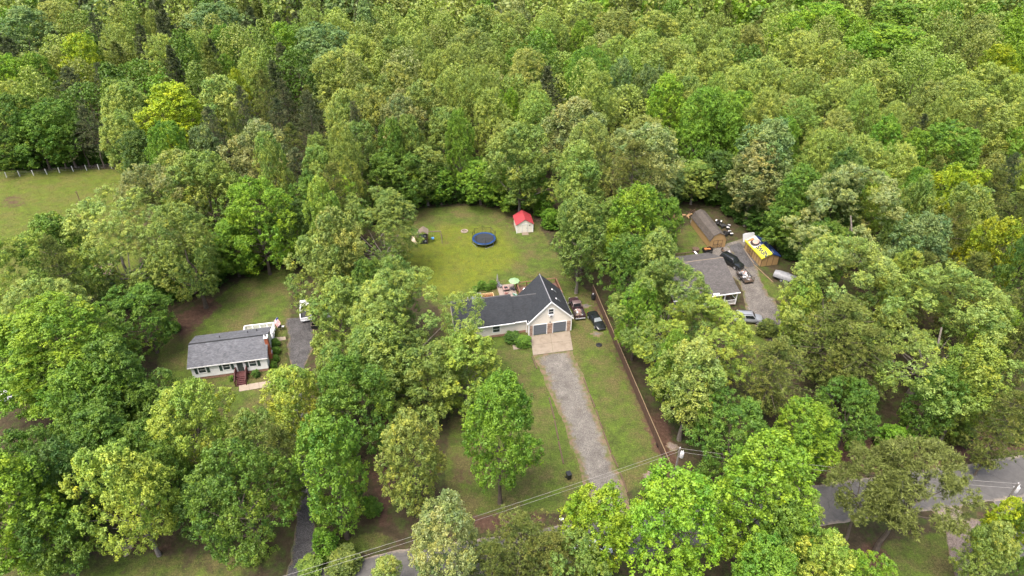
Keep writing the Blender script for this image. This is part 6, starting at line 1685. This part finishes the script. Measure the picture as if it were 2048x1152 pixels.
# --- crowns in the woods that can be told apart in the photograph
WOODS = [
 (55, 12, 110, 21, 'M', 'blue'), (118, 0, 80, 20, 'P', 'popo'), (248, 47, 62, 20, 'P', 'pop'), (262, 5, 62, 20, 'P', 'pop'), (315, 20, 42, 19, 'P', 'pop'), (335, 68, 66, 20, 'P', 'pop'),
 (400, 60, 62, 20, 'P', 'popg'), (440, 3, 110, 21, 'M', 'blue'), (455, 48, 52, 19, 'M', 'maple'), (570, 45, 70, 20, 'M', 'maply'), (640, 46, 112, 21, 'M', 'blue'),
 (430, 100, 36, 18, 'P', 'pop'), (458, 108, 45, 17, 'M', 'maple'), (512, 95, 70, 19, 'P', 'pop'), (175, 68, 88, 20, 'M', 'yell'), (30, 108, 75, 19, 'M', 'maply'), (85, 106, 80, 18, 'M', 'maply'),
 (38, 160, 65, 18, 'P', 'pop'), (150, 128, 100, 18, 'N', 'pine'), (212, 120, 60, 18, 'N', 'pineg'), (200, 20, 70, 20, 'N', 'pine'), (258, 165, 100, 19, 'O', 'oakg'), (445, 150, 120, 20, 'O', 'oak'), (480, 136, 38, 18, 'P', 'yell'),
 (538, 140, 75, 19, 'N', 'olive'), (572, 152, 60, 18, 'N', 'pineg'), (562, 190, 75, 18, 'N', 'pineg'), (682, 98, 105, 21, 'P', 'pop'), (418, 250, 85, 18, 'M', 'blue'), (20, 188, 110, 19, 'M', 'green'),
 (120, 200, 90, 17, 'M', 'green'), (70, 220, 90, 17, 'M', 'green'), (180, 205, 80, 17, 'N', 'pineg'), (215, 245, 70, 15, 'N', 'pine'), (160, 250, 75, 16, 'N', 'pineg'), (110, 245, 60, 14, 'M', 'maple'), (30, 265, 90, 15, 'M', 'green'), (285, 262, 90, 16, 'M', 'deep'), (250, 225, 90, 18, 'O', 'oakg'),
 (720, 68, 72, 20, 'P', 'pop'), (706, 100, 80, 20, 'P', 'pop'), (785, 70, 75, 20, 'O', 'oakg'), (845, 66, 68, 21, 'P', 'pop'), (870, 106, 62, 20, 'P', 'pop'), (918, 86, 80, 21, 'P', 'pop'), (942, 55, 90, 21, 'P', 'popo'),
 (965, 8, 100, 21, 'O', 'oak'), (1022, 20, 85, 21, 'P', 'pop'), (1100, 25, 65, 21, 'P', 'pop'), (1165, 2, 95, 21, 'P', 'pop'), (1232, 16, 85, 21, 'P', 'popo'), (1162, 40, 52, 19, 'P', 'maply'), (900, 140, 62, 20, 'P', 'pop'), (977, 130, 56, 20, 'P', 'pop'),
 (1052, 96, 75, 21, 'P', 'popo'), (1310, 20, 95, 21, 'P', 'pop'), (1340, 76, 110, 21, 'P', 'pop'), (1020, 176, 45, 18, 'M', 'maply'), (795, 126, 85, 20, 'O', 'oak'), (745, 170, 95, 20, 'O', 'oak'), (850, 160, 92, 20, 'O', 'oak'), (980, 176, 72, 20, 'P', 'pop'),
 (1070, 165, 55, 19, 'P', 'pop'), (1240, 115, 65, 20, 'M', 'blue'), (1292, 130, 60, 19, 'M', 'blue'), (790, 236, 62, 19, 'M', 'green'), (818, 230, 70, 19, 'M', 'oakg'), (715, 243, 85, 19, 'O', 'oakg'), (690, 180, 80, 20, 'O', 'oak'),
 (1390, 40, 78, 21, 'P', 'pop'), (1445, 54, 75, 21, 'P', 'pop'), (1492, 50, 70, 21, 'P', 'popo'), (1592, 62, 100, 21, 'P', 'pop'), (1420, 94, 90, 21, 'P', 'pop'), (1522, 111, 105, 21, 'P', 'pop'), (1578, 28, 85, 20, 'M', 'maply'), (1652, 78, 65, 20, 'P', 'pop'),
 (1772, 48, 185, 21, 'M', 'maply'), (1640, 4, 110, 20, 'M', 'maply'), (1810, 3, 160, 20, 'M', 'maple'), (1945, 28, 85, 20, 'P', 'popo'), (1985, 88, 78, 20, 'M', 'yell'), (2030, 84, 75, 20, 'M', 'maply'), (1662, 157, 95, 21, 'P', 'pop'), (1732, 118, 105, 21, 'P', 'pop'),
 (1600, 140, 75, 20, 'P', 'popg'), (1962, 125, 95, 21, 'P', 'pop'), (1900, 152, 110, 21, 'P', 'pop'), (2010, 150, 80, 20, 'P', 'pop'), (1850, 160, 80, 20, 'P', 'popo'), (1950, 194, 115, 21, 'P', 'pop'), (1757, 230, 75, 19, 'M', 'maple'), (1808, 258, 66, 19, 'M', 'maply'),
 (1888, 250, 125, 20, 'M', 'maple'), (1828, 222, 65, 19, 'N', 'pine'), (1700, 270, 95, 20, 'P', 'pop'), (1782, 288, 85, 20, 'P', 'pop'), (1895, 330, 105, 19, 'M', 'yell'), (1822, 335, 80, 18, 'M', 'maple'), (2000, 300, 80, 20, 'N', 'pine'), (1640, 258, 80, 20, 'P', 'popg'),
 (1470, 130, 80, 21, 'P', 'pop'), (1445, 185, 85, 21, 'P', 'maple'), (1590, 195, 80, 20, 'P', 'popg'), (2030, 195, 90, 20, 'P', 'pop'), (1350, 130, 70, 20, 'P', 'pop'), (1290, 60, 80, 21, 'P', 'pop'), (1230, 70, 70, 20, 'P', 'popg'), (2010, 380, 90, 19, 'V', 'olive'),
 (2030, 560, 110, 18, 'V', 'olive'), (2020, 640, 120, 17, 'V', 'olive'), (1830, 500, 100, 17, 'V', 'olive'), (1930, 500, 110, 18, 'V', 'olive'), (1980, 620, 90, 17, 'M', 'maply'), (2010, 780, 110, 15, 'V', 'olive'), (1860, 740, 110, 14, 'M', 'green'), (1800, 500, 80, 17, 'O', 'oaky'),
 (780, 300, 100, 17, 'M', 'green'), (850, 290, 100, 17, 'O', 'oakg'), (880, 330, 80, 13, 'M', 'maple'), (960, 320, 90, 15, 'M', 'maple'), (800, 345, 80, 12, 'M', 'green'), (1010, 340, 85, 14, 'M', 'maple'), (1070, 330, 80, 15, 'M', 'green'), (760, 390, 60, 9, 'M', 'green'), (600, 290, 90, 17, 'N', 'pineg'), (590, 240, 80, 18, 'N', 'olive'), (640, 290, 80, 17, 'O', 'oakg'),
 (1440, 300, 90, 18, 'M', 'deep'), (1390, 320, 90, 17, 'O', 'oakg'), (1590, 330, 100, 17, 'M', 'green'), (1480, 360, 90, 14, 'M', 'deep'), (1575, 392, 110, 14, 'M', 'green'), (1640, 440, 100, 14, 'M', 'green'), (1350, 330, 70, 15, 'M', 'blue'), (1330, 395, 70, 12, 'M', 'maple'), (1230, 400, 80, 14, 'M', 'oakg'),
 (460, 440, 100, 16, 'M', 'maple'), (540, 430, 90, 14, 'M', 'green'), (430, 470, 100, 14, 'M', 'green'), (330, 520, 110, 15, 'M', 'green'), (600, 400, 80, 14, 'M', 'deep'), (20, 690, 110, 15, 'M', 'green'), (200, 780, 130, 14, 'M', 'green'), (300, 760, 110, 12, 'M', 'green'),
]
for e in WOODS:      # keep trunks out of the clearings: same crown, standing farther back and shorter
    e = list(e)
    while e[3] > 6 and clear_at(*crown_spot(e[0], e[1], e[3]), 1.5): e[3] -= .5
    T(*e)

# --- bushes: leafy to the ground
def bush_proto(seed):
    p = broad_proto(seed, nl=22, z0=.0, lobe=(.28, .42), asp=2.2, nclump=16, nleaf=18, ln=.7, wd=.45, clump=(.6, 1.1))
    p['C'] = p['C'][p['C'][:, 2] > 0.2]; n = len(p['C']); p['N'], p['T'] = p['N'][:n], p['T'][:n]
    return finish('bush_crown', p)
BUSH = [bush_proto(71), bush_proto(72)]
def bush(px, py, w, h, col, label, group=None, name='bush'):
    x, y = spot(px, py); r = scale_of(w, x, y, 0)
    root = empty(name, (x, y, -.05), trng.uniform(0, 360), label, 'bush', group); p = trng.choice(BUSH)
    st = bpy.data.objects.new('stems', p['trunk']); cr = bpy.data.objects.new('foliage', p['crown'])
    for o in (st, cr): COL.objects.link(o); o.parent = root; o.scale = (r / 5, r / 5, h / 20)
    st.scale = (r / 7, r / 7, h / 24)
    c = COLOR[col]; v = trng.uniform(.9, 1.1); cr.color = (c[0] * v, c[1] * v, c[2] * v, 1)
EDGE = 'undergrowth bushes along the wood edge'
EL = 'leafy green bush at the shaded edge of the wood behind the back lawn'
for px, py, w, h in ((768, 428, 50, 4), (800, 418, 55, 4.5), (838, 408, 55, 5), (875, 404, 60, 5.5), (912, 402, 55, 5), (945, 402, 55, 4), (985, 408, 55, 5), (1018, 415, 50, 4.5), (1085, 430, 50, 5), (1100, 455, 50, 4)):
    bush(px, py, w, h, trng.choice(['green', 'maple', 'green', 'deep']), EL, EDGE)
FLD = 'leafy bush in the hedge bank behind the white field posts'
for i in range(12): bush(-10 + i * 24, 338 - i * 1.5, 40, trng.uniform(3, 6), trng.choice(['green', 'deep', 'maple']), FLD, 'bushes behind the field fence')
BRN = 'dark leafy bush at the shaded edge of the barn clearing'
for px, py in ((1348, 404), (1385, 400), (1425, 405), (1460, 425), (1485, 445), (1515, 462), (1560, 490), (1580, 515)): bush(px, py, 55, trng.uniform(3.5, 6), trng.choice(['green', 'deep', 'deep']), BRN, 'bushes round the barn clearing')
bush(250, 600, 80, 4, 'green', 'low green bush beside the weathered shelter clearing')
bush(352, 660, 30, 1.6, 'green', 'tiny bush on the bare brown slope above the white house')
bush(465, 760, 14, .8, 'green', 'low shrub by the front wall of the white house left of the steps')
bush(514, 752, 20, 1.1, 'deep', 'dark low shrub by the front wall of the white house right of the steps')
for px, py, w in ((552, 722, 20), (553, 706, 22), (551, 690, 20), (549, 735, 16)): bush(px, py, w, 1.2, 'green', 'green shrub in the bed beside the brick chimney', 'shrubs beside the chimney')
for px, py, w, bh in ((952, 582, 16, 1.0), (963, 578, 20, 1.7), (975, 580, 18, 1.2), (985, 576, 19, 1.6)): bush(px, py, w, bh, 'green', 'leafy shrub in the bed between lawn and patio', 'shrubs by the patio')
bush(1045, 690, 40, 1.4, 'green', 'green shrub in the front bed beside the garage corner')
bush(1028, 680, 36, 1.4, 'deep', 'dark shrub under the front wall beside the garage')
bush(652, 1112, 54, 4.6, 'maple', 'dense rounded evergreen shrub at the end of the dark driveway', name='clipped_shrub')
bush(1778, 905, 78, 4.2, 'maple', 'bright green bush on the red brown bank above the road')
bush(690, 1140, 80, 2.6, 'olive', 'yellowish roadside bush below the dense rounded shrub')
bush(620, 1146, 60, 2.2, 'oakg', 'light bush at the roadside beside the dark driveway mouth')
bush(505, 1118, 60, 1.6, 'olive', 'spiky yellow green plant under the deep green tree')
bush(1395, 985, 60, 3.5, 'green', 'bush at the foot of the utility pole')
bush(745, 1030, 40, 3, 'green', 'young green bush at the foot of the big leafy green tree')
bush(1530, 668, 50, 2.5, 'olive', 'olive bush beside the silver car')
bush(1610, 905, 90, 4, 'green', 'green bush on the bank below the bright low tree')
bush(1900, 880, 70, 4, 'olive', 'olive bush on the red brown bank under the yellow green tree')
bush(2020, 870, 70, 4, 'olive', 'olive bush on the bank at the right hand wood edge')
bush(420, 560, 80, 3.5, 'deep', 'dark bush at the top of the bare brown slope')
bush(360, 590, 70, 3.5, 'green', 'green bush above the bare brown slope')
bush(500, 540, 70, 3, 'green', 'green bush at the top edge of the white house lawn')

# --- the rest of the wood
def shade_of_wood(x, y):
    u = trng.random()
    if x < -35 and y > 120:
        if u < .42: return 'N', trng.choice(['pine', 'pineg', 'olive'])
        if u < .68: return 'P', trng.choice(['pop', 'popg', 'popo'])
        if u < .88: return 'M', trng.choice(['green', 'maple', 'green', 'blue'])
        return 'O', trng.choice(['oakg', 'oak'])
    if y > 120 and x < 30:
        if u < .10: return 'N', 'pineg'
        if u < .62: return 'P', trng.choice(['pop', 'popg', 'popo', 'pop'])
        if u < .80: return 'O', trng.choice(['oak', 'oakg', 'oakc'])
        return 'M', trng.choice(['oakg', 'green', 'maple'])
    if y > 115:
        if u < .12: return 'N', 'olive'
        if u < .66: return 'P', trng.choice(['pop', 'popg', 'popo', 'pop'])
        if u < .85: return 'M', trng.choice(['maple', 'maply', 'green'])
        return 'O', trng.choice(['oak', 'oakg'])
    if u < .35: return 'V', 'olive'
    if u < .7: return 'M', trng.choice(['green', 'deep', 'maple'])
    return 'O', trng.choice(['oak', 'oakg', 'oaky'])

cand = []
for _ in range(22000):
    x, y = trng.uniform(-215, 215), trng.uniform(44, 300)
    if abs(x) > 0.72 * (y + 20) + 14: continue
    if y < 60 and x < 60: continue
    if -58 < x < 57 and y < 100: continue
    if x < -70 and 74 < y < 147: continue
    if x > 50 and y < 67 + (x - 50) * .1: continue
    cand.append((x, y))
fill = []
for k_, (x, y) in enumerate(cand + cand):      # big crowns first, then smaller ones in the holes left between them
    big = k_ < len(cand)
    r = trng.uniform(4.8, 7.4) if big else trng.uniform(3.2, 4.6)
    if any((x - a) ** 2 + (y - b) ** 2 < ((0.76 if big else .74) * (r + c)) ** 2 for a, b, c in PLACED): continue
    if clear_at(x, y): continue
    fill.append((x, y, r)); PLACED.append((x, y, r))
PLACED_N = len(HAND) + len(WOODS) + 2
def in_view(x, y):
    z = 14 - 72; dp = y * math.cos(R(36)) - z * math.sin(R(36)); up = y * math.sin(R(36)) + z * math.cos(R(36))
    return abs(1365.33 * x / dp) < 1090 and abs(1365.33 * up / dp) < 640
fill.sort(key=lambda t: (not in_view(t[0], t[1]), t[0] ** 2 * .3 + t[1] ** 2))
N_IND = max(0, 300 - PLACED_N)
FAR = fill[N_IND:]
for x, y, r in fill[:N_IND]:
    k, c = shade_of_wood(x, y)
    if k == 'N': r *= .85
    hh = trng.uniform(14.5, 23)
    add_tree(x, y, hh, r, k, c, wood_label(x, y, hh, r, k, c), GENERIC[k][1])

# trees beyond those, as one wood: real leaf geometry, thinned
def thin(p, n, rg):
    i = rg.choice(len(p['C']), min(n, len(p['C'])), replace=False)
    return p['C'][i], p['N'][i], p['T'][i], (p['axis'][i] if p['axis'] is not None else None)
frg = np.random.default_rng(5)
VS, TS, tv, tf = [], [], MB(), None
for (x, y, r) in FAR:
    k, c = shade_of_wood(x, y)
    if k == 'N': r *= .85
    p = PROTO[k][trng.randrange(len(PROTO[k]))]
    nf = 2900 if in_view(x, y) and y < 228 else 480; q_ = (4200 / nf) ** .5
    C, Nn, Tn, ax = thin(p, nf, frg)
    h = trng.uniform(14.5, 23); a = trng.uniform(0, 6.28); ca, sa = math.cos(a), math.sin(a)
    Rm = np.array([[ca, -sa, 0], [sa, ca, 0], [0, 0, 1]])
    C2 = (C * np.array([r / PROTO_R, r / PROTO_R, h / PROTO_H])) @ Rm.T + np.array([x, y, 0]); N2 = Nn @ Rm.T
    n = len(C2); l, w = p['ln'] * 1.9 * q_, q_ * p['wd'] * 1.9 if p['axis'] is None else q_ * p['wd'] * 2.6
    t = unit(frg.normal(size=(n, 3))); t = unit(t - N2 * (t * N2).sum(-1, keepdims=True)); s = np.cross(N2, t)
    VS.append(np.stack([C2 - t * l * .5, C2 - s * w * .5 + N2 * w * .2, C2 + t * l * .5, C2 + s * w * .5 + N2 * w * .2], 1).reshape(-1, 3))
    cc = np.array(COLOR[c]) * np.array([1.1, 1, 1]) * trng.uniform(.78, 1.14)
    TS.append(np.repeat((1 + (Tn - 1) * .45) * cc, 4, 0))
    tv.tube((x, y, -.3), (x, y, h * .7), .24, .08, 5, False)
if VS:
    V = np.concatenate(VS); me = np_mesh('far_woods', V, np.arange(len(V)).reshape(-1, 4))
    a = me.attributes.new('tint', 'FLOAT_COLOR', 'POINT'); a.data.foreach_set('color', np.concatenate([np.concatenate(TS), np.ones((len(V), 1))], 1).astype(np.float32).ravel())
    me.materials.append(M['foliage'])
    fw = bpy.data.objects.new('far_woods', me); COL.objects.link(fw)
    tag(fw, 'mass of mixed trees forming the far wood beyond the houses', 'woods', kind='stuff')
    tw = tv.build('trunks', M['bark'], fw); tw['kind'] = 'stuff'

# ------------------------------------------------------------------ grass tufts on the lawns
gr = np.random.default_rng(17)
n = 260000
X_, Y_ = gr.uniform(-118, 72, n), gr.uniform(42, 146, n)
ii = np.clip(np.searchsorted(gy, Y_), 0, ny - 1); jj = np.clip(np.searchsorted(gx, X_), 0, nx - 1)
dens = np.clip(lawn[ii, jj] - bare[ii, jj] * .8, 0, 1)
hard = np.zeros(n, bool)
for pl_ in (px_poly([(1058, 690), (1150, 690), (1270, 1050), (1160, 1060)]), px_poly([(565, 630), (640, 630), (610, 740), (640, 1150), (570, 1150), (578, 740)])): hard |= inside(pl_, X_, Y_)
for o_pos, yw, (xa, xb, ya, yb) in (((-48, 75.3), 11.6, (-.1, 11.5, -2.7, 10)), ((2.74, 85.74), 12.1, (-12, 8.1, -5, 13)), ((2.74, 85.74), 12.1, (-2.6, .8, 10.8, 15.1)), ((.95, 117.9), 9, (-.1, 3.4, -1, 3.7)), ((38.4, 112.2), 10.5, (-.1, 3.3, -.1, 9.3)), ((46.55, 105.9), 12.5, (-.1, 3.6, -.1, 6.3)), ((27.2, 91.6), 12.2, (-.1, 11.8, -.4, 15.3))):
    c, s = math.cos(R(yw)), math.sin(R(yw)); u = (X_ - o_pos[0]) * c + (Y_ - o_pos[1]) * s; v = -(X_ - o_pos[0]) * s + (Y_ - o_pos[1]) * c
    hard |= (u > xa) & (u < xb) & (v > ya) & (v < yb)
clus = np.sin(X_ * 1.9 + 3 * np.sin(Y_ * .7)) + np.sin(Y_ * 2.3 + 2 * np.sin(X_ * .9)) + gr.normal(0, .8, n)
keep = (gr.uniform(0, 1, n) < dens) & ~hard & (clus > .2)
X_, Y_ = X_[keep], Y_[keep]; dv = dry[ii, jj][keep]; n = len(X_)
nb = 3; V = np.zeros((n, nb, 3, 3)); 
for b in range(nb):
    a = gr.uniform(0, 6.28, n); h = gr.uniform(.03, .10, n); l = gr.uniform(.04, .12, n); w = gr.uniform(.02, .045, n)
    bx_, by_ = X_ + gr.normal(0, .05, n), Y_ + gr.normal(0, .05, n)
    V[:, b, 0] = np.stack([bx_ - np.sin(a) * w, by_ + np.cos(a) * w, np.full(n, -.03)], -1)
    V[:, b, 1] = np.stack([bx_ + np.sin(a) * w, by_ - np.cos(a) * w, np.full(n, -.03)], -1)
    V[:, b, 2] = np.stack([bx_ + np.cos(a) * l, by_ + np.sin(a) * l, h], -1)
gm = np_mesh('grass', V.reshape(-1, 3), np.arange(n * nb * 3).reshape(-1, 3))
base_c = np.array([.085, .115, .018])[None] * (1 - dv[:, None]) + np.array([.19, .17, .016])[None] * dv[:, None]
tc_ = np.repeat(base_c * gr.uniform(.6, 1.35, (n, 1)), nb * 3, 0)
a = gm.attributes.new('tint', 'FLOAT_COLOR', 'POINT'); a.data.foreach_set('color', np.concatenate([tc_, np.ones((len(tc_), 1))], 1).astype(np.float32).ravel())
gm.materials.append(M['needles'])
go = bpy.data.objects.new('grass', gm); COL.objects.link(go); tag(go, 'short rough grass growing over the lawns and verges', 'grass', kind='stuff')
